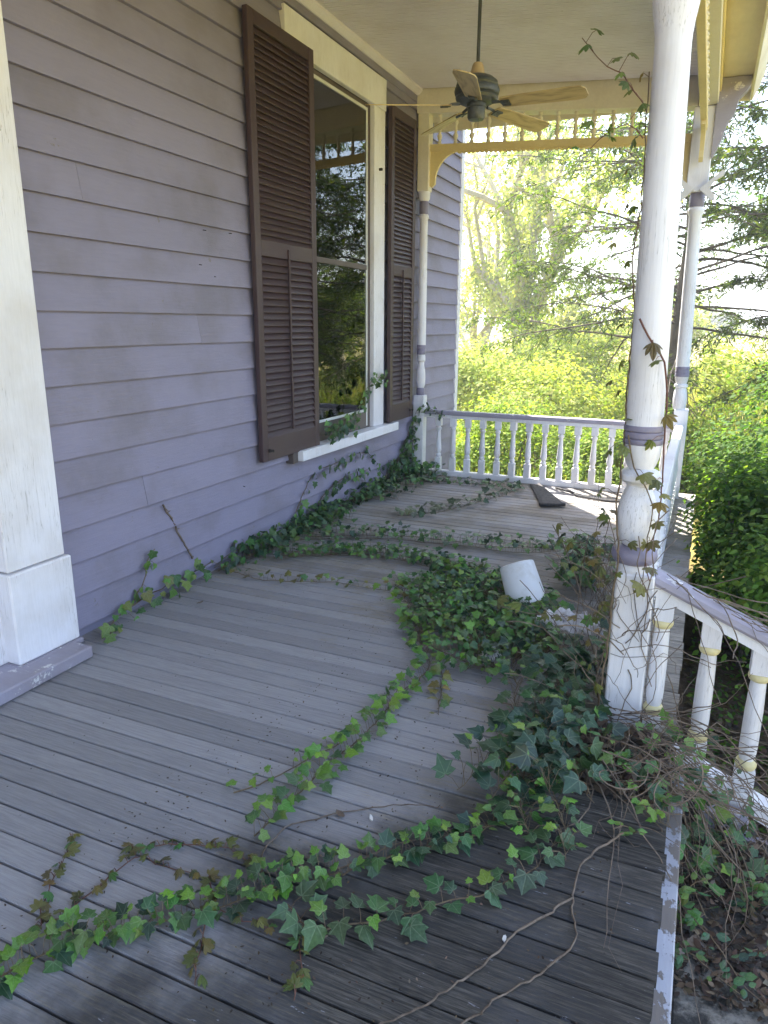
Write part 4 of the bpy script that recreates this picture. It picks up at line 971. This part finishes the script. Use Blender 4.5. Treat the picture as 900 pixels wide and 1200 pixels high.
for pth in ([(.028,4.55,.05),(.028,4.72,.21),(.028,5.0,.40),(.028,5.46,.43),(.028,5.99,.42),(.03,6.3,.2),(.03,6.45,.05)], [(.028,5.0,.08),(.028,5.2,.22),(.028,5.6,.27),(.028,6.0,.25)]):
    strand(v, pth, 42, .060, .035, MIDG+DARK, (4,3,3,1,3,2,1,0), up=(1,0,0), lift=(.01,.045), tipdir=(.1,-.3,-1), stem_r=.0035)
v = ivy('ivy sprig with yellowing leaves rooted beside the door trim plinth', (.08, 3.0, 0))
strand(v, [(.20,2.52,.012),(.12,2.62,.03),(.06,2.85,.05),(.05,3.1,.06),(.04,3.4,.07),(.036,3.6,.08)], 30, .068, .05, MIDG+[(.12,.16,.03),(.16,.15,.03)], (4,4,2,2,2,1), up=(1,-.2,.5), lift=(.01,.06), tipdir=(.4,-.2,-.7), stem_r=.0045)
strand(v, [(.05,2.85,.05),(.04,2.95,.16),(.036,3.0,.27),(.036,3.06,.32)], 9, .05, .03, MIDG+[(.16,.17,.03)], (3,3,2,2,2), up=(1,0,0), lift=(.01,.03), tipdir=(.3,0,-1), stem_r=.004)
v = ivy('ivy tendril growing across the lower window sash', (.06, 5.6, .7))
strand(v, [(.10,5.05,.80),(.095,5.2,.76),(.09,5.45,.80),(.085,5.7,.88),(.08,5.85,1.02),(.075,6.05,1.10),(.07,6.28,1.08)], 60, .055, .05, MIDG+DARK, (4,4,3,1,2,2,2,0), up=(1,-.2,0), lift=(.005,.05), tipdir=(.2,-.2,-1))
strand(v, [(.12,4.98,.72),(.11,5.15,.74),(.10,5.4,.73),(.09,5.55,.78)], 34, .058, .05, DARK+MIDG, (3,4,3,1,3,2,2,0), up=(1,-.2,0), lift=(.005,.05), tipdir=(.2,-.2,-1))
# dead twig on the wall
o = thing('dead_vine', 'dead brown vine stub clinging to the clapboards above the sprig', 'vine', (.025, 3.3, .35))
MB().tube(smooth_path([(.026,3.18,.555),(.03,3.24,.46),(.028,3.29,.38),(.03,3.33,.30),(.028,3.37,.22),(.026,3.41,.15)], .02, .006), .0055, 6).build('stem', M['twig'], o, 60)
b = MB()
for k in range(14):
    f = random.random(); p = Vector((.03, 3.18+.23*f, .555-.405*f)); b.tube([p, p+Vector((random.uniform(0,.012), random.uniform(-.02,.02), random.uniform(-.02,.02)))], [.0035,.0015], 4)
b.build('rootlet', M['twig'], o); o.children[-1]['kind'] = 'stuff'

# ---- five-leaflet creeper
def creeper_mesh(seed, droop=.7):
    r = random.Random(seed); b = MB(); ul = []
    for a in (-78,-38,0,38,78):
        L = (1-.28*abs(a)/78)*r.uniform(.9,1.1); w_ = .24*L; ca, sa = math.cos(R(a)), math.sin(R(a)); V = []
        for (p, q) in ((0,.0),(.55,.35),(1,.62),(.55,.85),(0,1),(-.55,.85),(-1,.62),(-.55,.35)):
            xx, yy = p*w_, q*L; V.append((xx*ca+yy*sa, -xx*sa+yy*ca, -droop*(q*L)**1.6*.6-abs(p)*w_*.25))
        b.add(V, [(0,1,2,3,4),(0,4,5,6,7)])
    return b
CRM = []
for k in range(5):
    me = creeper_mesh(k, .5+.25*k).mesh('creeper_leaf', M['ivy_leaf']); me.uv_layers.new(name='UVMap'); CRM.append(me)
def creeper(root, path, n, size, cols, stem_r=.003, out=(0,-1,0), stem='red_stem', hang=.06, wob=.012):
    pts = smooth_path(path, .03, wob); b = MB(); b.tube(pts, [stem_r*(1-.5*i/len(pts)) for i in range(len(pts))], 5); m = len(pts)
    for k in range(n):
        u = (k+random.uniform(.1,.9))/n*(m-1); i = min(m-2, int(u)); p = pts[i].lerp(pts[i+1], u-i); o_ = Vector(out)+Vector((random.gauss(0,.6),random.gauss(0,.4),random.gauss(0,.3)))
        q = p+o_.normalized()*hang*random.uniform(.5,1.2); b.tube([p, p.lerp(q,.6)+Vector((0,0,.008)), q], [.0013,.0012,.001], 3)
        nn = Vector(out)*.5+Vector((random.gauss(0,.35),random.gauss(0,.35),.8+random.gauss(0,.25))); nn.normalize(); t = o_+Vector((0,0,-.5)); t = (t-nn*nn.dot(t)).normalized(); x = t.cross(nn)
        mt = Matrix((x,t,nn)).transposed().to_4x4(); mt.translation = q; s = size*random.uniform(.65,1.2)
        o = link('leaf', random.choice(CRM), root, mat4=mt @ Matrix.Diagonal((s,s,s,1))); c = random.choice(cols); o.color = (*[v_*random.uniform(.8,1.2) for v_ in c], 1)
    b.build('stem', M[stem], root, 60)
v = thing('creeper_vine', 'creeper with small olive leaves on reddish stems trailing over painted boards', 'vine', (1.4, 1.3, 0))
for pth, n in ((z0([(1.37,1.06),(1.35,1.09),(1.29,1.16),(1.2,1.3),(1.15,1.37)]), 6), (z0([(1.39,1.08),(1.39,1.24),(1.42,1.38),(1.54,1.4),(1.66,1.4)]), 6), (z0([(1.38,1.36),(1.49,1.45),(1.64,1.5),(1.8,1.46)]), 7), (z0([(1.66,1.4),(1.74,1.34),(1.8,1.3),(1.95,1.33)]), 5), (z0([(1.75,1.29),(1.8,1.2),(1.85,1.08)]), 4), (z0([(2.0,1.36),(2.06,1.26),(2.1,1.15)]), 4)):
    creeper(v, pth, n*3, .030, [tuple(x*.7 for x in q) for q in OLIVE]+MIDG[:1], .0022, (0,0,1), hang=.018)
v = thing('creeper_vine', 'creeper with drooping olive leaves twining up the thick white post', 'vine', (2.62, 2.8, 0))
e = lambda z: 2.695+LEAN*z
creeper(v, [(2.60,2.74,.0),(2.62,2.74,.35),(2.63,2.77,.70),(e(.9)-.075,2.82,.9),(e(1.05)-.07,2.80,1.06),(e(1.3)-.066,2.84,1.3),(e(1.7)-.070,2.84,1.7),(e(2.0)-.068,2.83,2.0),(e(2.35)-.066,2.84,2.34),(e(2.45)-.07,2.83,2.42)], 30, .040, OLIVE+[(.10,.13,.03)], .0045, (-.8,-.4,0), 'vine_stem', wob=.006)
creeper(v, [(e(1.8)-.03,2.78,1.62),(e(1.7)+.0,2.785,1.56),(e(1.6)+.04,2.79,1.50),(e(1.5)+.07,2.81,1.42),(e(1.3)+.078,2.84,1.25),(e(1.1)+.08,2.83,1.0),(e(.9)+.075,2.80,.85),(e(.75)+.05,2.77,.72),(2.76,2.79,.62)], 8, .045, OLIVE, .0042, (0,-1,0), 'red_stem', wob=.004)
creeper(v, [(e(1.1)-.05,2.78,1.20),(e(1.05)-.02,2.778,1.08),(e(1)+.03,2.785,1.0),(e(.95)+.06,2.80,.9),(e(.8)+.05,2.775,.78),(2.72,2.785,.6)], 7, .05, OLIVE, .0032, (0,-1,0), 'vine_stem', wob=.004)
creeper(v, [(e(2.35)-.065,2.83,2.30),(e(2.4)-.12,2.8,2.40),(e(2.4)-.20,2.78,2.45),(e(2.4)-.27,2.76,2.53)], 7, .042, [(.14,.19,.04),(.12,.16,.035),(.10,.13,.03)], .0025, (0,-.5,.4))
creeper(v, [(e(2.3)-.065,2.83,2.22),(e(2.3)-.12,2.8,2.26),(e(2.3)-.21,2.8,2.23),(e(2.3)-.27,2.8,2.17)], 6, .038, [(.14,.19,.04),(.12,.16,.035)], .0022, (0,-.5,.4))
for k in range(10):
    a = Vector((random.uniform(2.5,2.62), random.uniform(3.1,4.6), random.uniform(.0,.2)))
    creeper(v, [a, a+Vector((random.uniform(-.15,.15), random.uniform(-.3,.1), random.uniform(.15,.4))), a+Vector((random.uniform(-.4,.05), random.uniform(-.5,.1), random.uniform(.2,.6)))], 7, .05, OLIVE+[(.12,.16,.03)], .0022, (-.3,-.3,.5), 'twig')

# ---- bare woody runners lying on the boards
def bare(label, paths, r, m='twig', knots=True):
    o = thing('bare_vine', label, 'vine', tuple(paths[0][0])); 
    for pth in paths:
        pts = smooth_path(pth, .02, .007); b = MB(); b.tube(pts, [r*(1-.35*i/len(pts))*random.uniform(.88,1.12) for i in range(len(pts))], 6)
        if knots:
            for k in range(max(2, len(pts)//14)):
                p = random.choice(pts); b.tube([p, p+Vector((random.gauss(0,.02),random.gauss(0,.02),random.uniform(.0,.02)))], [r*.8, r*.3], 4)
        b.build('stem', M[m], o, 60)
bare('forked bare grey vine lying over the blackened boards', [[(2.78,2.06,.04),(2.70,1.97,.02),(2.67,1.86,.012),(2.67,1.75,.01),(2.70,1.62,.008),(2.65,1.5,.008),(2.57,1.38,.008),(2.47,1.2,.008)], [(2.67,1.76,.01),(2.6,1.65,.008),(2.53,1.51,.008),(2.46,1.38,.008),(2.30,1.14,.008)]], .0036)
bare('thin bare brown runner curving beside the small creeper', [[(1.81,1.44,.012),(1.76,1.55,.008),(1.76,1.62,.008),(1.78,1.7,.008),(1.9,1.82,.008),(2.05,1.93,.008),(2.2,1.98,.008)], [(2.0,1.58,.01),(2.15,1.78,.008),(2.32,1.92,.008),(2.5,2.08,.02)]], .0026)

# ---- tangle of dead vines, twigs and litter round the post and on the steps
o = thing('dead_vine_tangle', 'tangle of dead grey vine stems spilling over the steps and stair railing', 'vine', (2.95, 2.4, -.1))
b = MB(); random.seed(31)
for k in range(70):                    # stems spilling down the steps
    a = Vector((random.uniform(2.62,2.95), random.uniform(2.25,2.72), random.uniform(.02,.16))); L = random.uniform(.35,.95)
    d = Vector((random.uniform(.3,1), random.uniform(-.75,.15), random.uniform(-.25,.15))); pts = wander(a, d, L, 9, .30, -.10)
    pts = [Vector((p.x, p.y, max(p.z, -.31 if p.x > 2.93 else .01))) for p in pts]; r_ = random.uniform(.0014,.0036); b.tube(pts, [r_*(1-.08*i) for i in range(10)], 4)
for k in range(12):                     # loops
    c = Vector((random.uniform(2.7,3.0), random.uniform(2.1,2.6), random.uniform(-.02,.12))); rr = random.uniform(.05,.14); n1 = Vector((random.gauss(0,.4),random.gauss(0,.4),1)).normalized(); u = n1.orthogonal().normalized(); w_ = n1.cross(u); a0 = random.uniform(0,6.28)
    b.tube([c+(u*math.cos(a0+t*.35)+w_*math.sin(a0+t*.35)*.7)*rr+Vector((0,0,.008*t)) for t in range(14)], random.uniform(.0015,.003), 4)
b.build('fallen_stem', M['twig'], o, 60); o.children[-1]['kind'] = 'stuff'
b = MB()
for k in range(44):                     # stems clinging round the post block and rail
    a = Vector((random.uniform(2.58,2.80), random.uniform(2.74,2.79), random.uniform(-.02,.55))); pts = wander(a, Vector((random.gauss(0,.7),random.uniform(-.25,.1),random.uniform(.2,1))), random.uniform(.2,.6), 9, .22, .0)
    b.tube([Vector((p.x, min(p.y, 2.785) if abs(p.x-2.695) < .1 else min(p.y, 2.83), max(p.z,.01))) for p in pts], random.uniform(.001,.0026), 4)
for k in range(22):                     # over the handrail
    x = random.uniform(2.78,3.3); a = Vector((x, 2.83+random.uniform(-.06,.06), srz(x,.68))); pts = wander(a, Vector((random.uniform(.3,1),random.gauss(0,.35),-.35)), random.uniform(.25,.7), 9, .14, .0)
    b.tube([Vector((p.x, p.y, max(p.z, srz(p.x,.672)) if abs(p.y-2.86) < .055 else p.z)) for p in pts], random.uniform(.0012,.003), 4)
for k in range(46):                     # upright dead shoots behind the post
    a = Vector((random.uniform(2.35,2.66), random.uniform(3.0,4.2), .0)); pts = wander(a, Vector((random.gauss(.1,.35),random.gauss(-.1,.35),1)), random.uniform(.25,.85), 8, .14, -.03); b.tube(pts, random.uniform(.0012,.0028), 4)
for k in range(30):
    x = random.uniform(2.75,3.4); a = Vector((x, 2.84, srz(x,-.02))); pts = wander(a, Vector((random.gauss(.3,.6),random.gauss(-.2,.3),random.gauss(.2,.5))), random.uniform(.2,.55), 8, .2, -.02); b.tube(pts, random.uniform(.001,.0026), 4)
b.build('clinging_stem', M['twig'], o, 60); o.children[-1]['kind'] = 'stuff'
# dead leaf litter
def litter(label, N, x, yv, z, size, slope=0):
    P = np.stack([rng.uniform(*x, N), rng.uniform(*yv, N), np.zeros(N)], 1); P[:,2] = z+np.abs(rng.normal(0,.02 if size > .02 else .001,N))
    c = pal(N, [(.065,.042,.028),(.11,.075,.048),(.036,.025,.018),(.19,.14,.10)], (4,3,4,1)); q = leaf_mass('leaf_litter', P, np.array([0,0,1.])+.6*rdir(N), rdir(N), size*rng.uniform(.5,1.3,N), c, None, 'dead', (OVAL,), .6)
    return tag(q, label, 'leaf litter', kind='stuff')
litter('brown dead leaves on the step treads', 1700, (2.95,3.34), (1.9,2.74), -.33, .034)
litter('brown dead leaves heaped at the deck corner under the vines', 420, (2.55,2.90), (2.28,2.74), .012, .05)
litter('brown dead leaves on the ground beyond the stair railing', 2600, (2.95,4.6), (2.9,5.4), GZ+.06, .07)
litter('fine dark crumbs of leaf and bark strewn along the ivy runners', 1500, (1.2,2.8), (1.0,4.4), .002, .010)
litter('brown debris in the bare hollow of the ivy mat', 160, (2.0,2.3), (3.2,3.55), .01, .04)
# green sprigs on the steps
def sprig(label, root, paths, size, cols):
    t = thing('weed_sprig', label, 'weed', root); 
    P, N_, T, C, S = [], [], [], [], []
    for pth in paths:
        pts = smooth_path(pth, .02, .006); b = MB(); b.tube(pts, [.0022*(1-.6*i/len(pts)) for i in range(len(pts))], 4); m = len(pts)
        b.build('stem', M['vine_stem'], t, 60)
        for k in range(int(m*1.1)):
            i = random.randrange(m-1); d = (pts[i+1]-pts[i]).normalized(); s = d.cross(Vector((0,0,1))).normalized()*random.choice((-1,1))
            p = pts[i]+s*random.uniform(.004,.02)+Vector((0,0,random.uniform(-.004,.012))); nn = Vector((random.gauss(0,.4),random.gauss(-.2,.4),1)).normalized(); tt = s+d*.5+Vector((0,0,random.uniform(-.4,.2))); tt = (tt-nn*nn.dot(tt)).normalized(); x = tt.cross(nn)
            mt = Matrix((x,tt,nn)).transposed().to_4x4(); mt.translation = p; sz = size*random.uniform(.6,1.25); q = link('leaf', OVM, t, mat4=mt @ Matrix.Diagonal((sz*.72,sz,sz,1))); q.color = (*[v_*random.uniform(.8,1.2) for v_ in random.choice(cols)], 1)
tv, tf = OVAL; OVM = bpy.data.meshes.new('oval_leaf'); OVM.from_pydata([tuple(q) for q in tv], [], tf); OVM.uv_layers.new(name='UVMap'); OVM.materials.append(M['ivy_leaf'])
SPG = [(.045,.10,.03),(.07,.14,.035),(.05,.12,.045),(.09,.16,.03)]
sprig('leafy rose-like weed rooted between deck edge and stone tread', (2.93,2.1,-.3), [[(2.94,2.15,-.31),(2.96,2.12,-.20),(2.97,2.07,-.12),(3.0,2.03,-.07)], [(2.95,2.10,-.31),(2.98,2.0,-.26),(3.05,1.94,-.24),(3.14,1.90,-.25)], [(2.94,2.05,-.31),(2.97,1.97,-.25),(3.0,1.92,-.22)], [(2.95,2.2,-.31),(3.0,2.2,-.18),(3.05,2.18,-.12)]], .034, SPG)
sprig('trailing weed creeping along the stone tread towards the lower steps', (3.1,1.95,-.3), [[(2.98,2.2,-.28),(3.06,2.02,-.22),(3.16,1.92,-.25),(3.28,1.86,-.27),(3.40,1.84,-.3)], [(3.2,2.1,-.30),(3.22,2.05,-.20),(3.24,2.02,-.13)], [(3.28,2.0,-.31),(3.30,1.95,-.22),(3.31,1.92,-.16)], [(3.36,1.95,-.5),(3.38,1.9,-.35),(3.37,1.88,-.25)]], .034, [(.05,.12,.06),(.07,.14,.06),(.06,.13,.045)])
sprig('bright small-leaved sprig standing in the dead vines at the deck corner', (2.7,2.3,.05), [[(2.70,2.42,.05),(2.71,2.36,.12),(2.70,2.3,.16)], [(2.72,2.4,.05),(2.76,2.34,.11),(2.80,2.28,.13)], [(2.80,2.1,.02),(2.82,2.04,.08),(2.84,2.0,.11)], [(2.80,2.12,.02),(2.77,2.07,.06),(2.75,2.02,.08)]], .026, [(.09,.19,.03),(.07,.16,.03),(.12,.22,.035)])

for (lab, x, y_, z, n) in (('bright weed clump against the lower stair rail', 3.12, 2.62, -.33, 6), ('weed clump at the corner of deck and riser', 2.98, 2.45, -.33, 6), ('weed clump in the leaf litter of the wooden tread', 3.22, 2.35, -.34, 5), ('weed clump behind the first stair balusters', 3.05, 3.15, GZ+.02, 7), ('weed clump behind the outer stair balusters', 3.45, 3.2, GZ+.02, 7)):
    ps = []
    for k in range(n):
        a = Vector((x+random.uniform(-.06,.06), y_+random.uniform(-.06,.06), z)); e_ = Vector((random.uniform(-.14,.14), random.uniform(-.16,.10), random.uniform(.12,.26)*(1 if z > -.5 else 1.9))); ps.append([a, a+e_*.55+Vector((0,0,.05)), a+e_])
    sprig(lab, (x, y_, z), ps, .034, SPG)

# ================================================================== SMALL THINGS
# overturned pail
pl = thing('pail', 'white plastic pail lying overturned in the ivy', 'pail', (2.0, 3.98, .1))
prof = [(.0,.298),(.105,.298),(.112,.294),(.115,.286),(.128,.02),(.137,.018),(.138,.0),(.130,.0),(.121,.012),(.108,.282),(.0,.288)]
mt = Matrix.Translation((2.08, 3.80, .045)) @ Euler((R(-20), R(-26), 0)).to_matrix().to_4x4() @ Matrix.Diagonal((.88,.88,.82,1))
b = MB(); n = 28; vs = []; fs = []
for r_, z_ in prof:
    for k in range(n): vs.append((r_*math.cos(6.28318*k/n)*1.0, r_*math.sin(6.28318*k/n), z_))
for i in range(len(prof)-1):
    for k in range(n): fs.append((i*n+k, i*n+(k+1) % n, (i+1)*n+(k+1) % n, (i+1)*n+k))
b.add(vs, fs); link('body', b.mesh('body', M['plastic'], 40), pl, mat4=mt)
b = MB().tube([(.137*math.cos(a), .137*math.sin(a)*.2+.13, .03+.1*math.sin(a)) for a in np.linspace(0, math.pi, 12)], .0025, 5); link('bail_handle', b.mesh('bail_handle', M['iron'], 40), pl, mat4=mt)
# crumpled rag and paper
def crumple(name, label, cat, c, dims, m, seed, amp):
    r = np.random.default_rng(seed); n = 26; u = np.linspace(-1,1,n); U, V = np.meshgrid(u, u); Z = np.zeros_like(U)
    for k in range(9):
        a = r.uniform(0, 6.28); f = r.uniform(3,13); Z += np.abs(np.sin((U*np.cos(a)+V*np.sin(a))*f+r.uniform(0,6)))*r.uniform(.4,1)/f*2
    Z = Z-Z.min(); Z = Z/Z.max()*amp; edge = np.maximum(np.abs(U), np.abs(V)); Z *= (1-.7*edge**3)
    wx = U*dims[0]*(1+.2*np.sin(V*3+seed)); wy = V*dims[1]*(1+.2*np.sin(U*4+seed)); b = MB()
    b.add(list(zip((c[0]+wx+.02*r.normal(size=U.shape)*.3).ravel(), (c[1]+wy).ravel(), (c[2]+Z).ravel())), [(j*n+i, j*n+i+1, (j+1)*n+i+1, (j+1)*n+i) for j in range(n-1) for i in range(n-1)])
    o = b.build(name, M[m], None, 30); tag(o, label, cat); md = o.modifiers.new('thick', 'SOLIDIFY'); md.thickness = .003; return o
crumple('rag', 'crumpled grey-white rag between the pail and the post', 'rag', (2.35, 3.55, .05), (.17,.07), 'rag', 3, .13)
crumple('paper_wad', 'crumpled white paper wad nested in the ivy mat', 'paper', (2.06, 3.10, .02), (.05,.06), 'paper', 9, .07)
# folded rubber mat by the far balustrade
o = thing('rubber_mat', 'dark rubber mat strip with curled end by the far balustrade', 'mat', (1.7, 6.6, 0))
b = MB(); path = [Vector((1.40,7.10,.012)), Vector((1.52,6.78,.012)), Vector((1.66,6.46,.014)), Vector((1.73,6.30,.016))]
ribs = []
for i in range(12):
    f = i/11; p = path[0].lerp(path[-1], f); wv = .05+.055*f; ribs.append((p, wv))
vs, fs = [], []; sd = Vector((.90,.42,0)).normalized()
for p, wv in ribs:
    for t in (-1,-.4,.3,1): vs.append(p+sd*wv*t+Vector((0,0,.003*abs(t)+(.008 if t > .9 else 0))))
for i in range(11):
    for j in range(3): fs.append((i*4+j, i*4+j+1, (i+1)*4+j+1, (i+1)*4+j))
b.add(vs, fs); q = b.build('strip', M['mat'], o, 50); q.modifiers.new('t', 'SOLIDIFY').thickness = .006
b = MB(); c = Vector((1.735,6.29,.024)); pts = []
vs, fs = [], []
for i in range(22):
    a = i*.42; rr = .006+.0007*i; q_ = Vector((0, 0, 0))+Vector((-.42,.90,0)).normalized()*math.cos(a)*rr*1.5+Vector((0,0,1))*math.sin(a)*rr
    for t in (-1, 1): vs.append(c+q_+sd*.115*t)
for i in range(21): fs.append((2*i, 2*i+1, 2*i+3, 2*i+2))
b.add(vs, fs); q = b.build('curled_end', M['mat'], o, 50); q.modifiers.new('t', 'SOLIDIFY').thickness = .004
o = MB().tube(smooth_path([(1.62,7.05,.012),(1.75,6.92,.02),(1.9,6.78,.014),(2.15,6.72,.012),(2.45,6.80,.012)], .03, .006), .011, 8).build('rubber_hose', M['mat'], None, 60); tag(o, 'dark rubber hose lying on the sunlit boards by the far balustrade', 'hose')
# litter bits
def bit(name, label, cat, x, y_, s, m, seed, group=None):
    r = random.Random(seed); pts = [(math.cos(a)*s*r.uniform(.6,1.2), math.sin(a)*s*.45*r.uniform(.6,1.2)) for a in np.linspace(0, 6.28, 8)[:-1]]; an = r.uniform(0,3.1)
    b = MB(); b.prism([(p*math.cos(an)-q*math.sin(an), p*math.sin(an)+q*math.cos(an)) for p, q in pts], 'z', 0, .004); o = b.build(name, M[m], None, None, (x, y_, .0015)); tag(o, label, cat, group); return o
bit('paper_scrap', 'white paper scrap on the boards beside the brown curled leaf', 'paper', 2.0, 1.84, .016, 'paper', 2)
bit('paper_scrap', 'white paper scrap on the blackened boards near the forked bare vine', 'paper', 2.53, 1.55, .013, 'paper', 5)
def curl(label, x, y_, s, seed):
    r = random.Random(seed); b = MB(); n = 7; vs = []; 
    for i in range(n):
        for j in range(4):
            u = i/(n-1)*2-1; v_ = (j/3*2-1)*(1-u*u)**.5*.45; vs.append((u*s, v_*s, (.5*u*u+.9*v_*v_)*s*.5+r.uniform(0,.004)))
    b.add(vs, [(i*4+j, i*4+j+1, (i+1)*4+j+1, (i+1)*4+j) for i in range(n-1) for j in range(3)]); o = b.build('dead_leaf', M['twig'], None, 60, (x, y_, .004)); o.rotation_euler = (0,0,r.uniform(0,6)); tag(o, label, 'leaf')
curl('curled brown dead leaf beside the thin bare runner', 1.90, 1.81, .024, 1)
curl('small brown dead leaf near the sprig by the wall', .30, 3.12, .025, 2)
curl('curled brown dead leaf lying on the stone tread by the weeds', 3.02, 2.08, .04, 3)
bpy.data.objects[-1].location if False else None
for o in bpy.data.objects:
    if o.name.startswith('dead_leaf') and o.location.x > 2.95: o.location.z = -.31

# ------------------------------------------------------------------ scattering volume added to stand in for the background glare
b = MB().box(-610, 610, -310, 910, -2.2, 22)
hz = bpy.data.meshes.new('glare_veil'); hz.from_pydata(b.v, [], b.f); ho = link('glare_veil', hz); tag(ho, 'added scattering volume standing in for glare over the meadow', 'glare_veil', kind='stuff')
t = NT('glare_veil'); vp = t.n('ShaderNodeVolumePrincipled'); vp.inputs['Color'].default_value = (.92,.95,.97,1); vp.inputs['Density'].default_value = .0040; vp.inputs['Anisotropy'].default_value = .3
t.l(vp.outputs[0], t.out.inputs['Volume']); hz.materials.append(t.m)
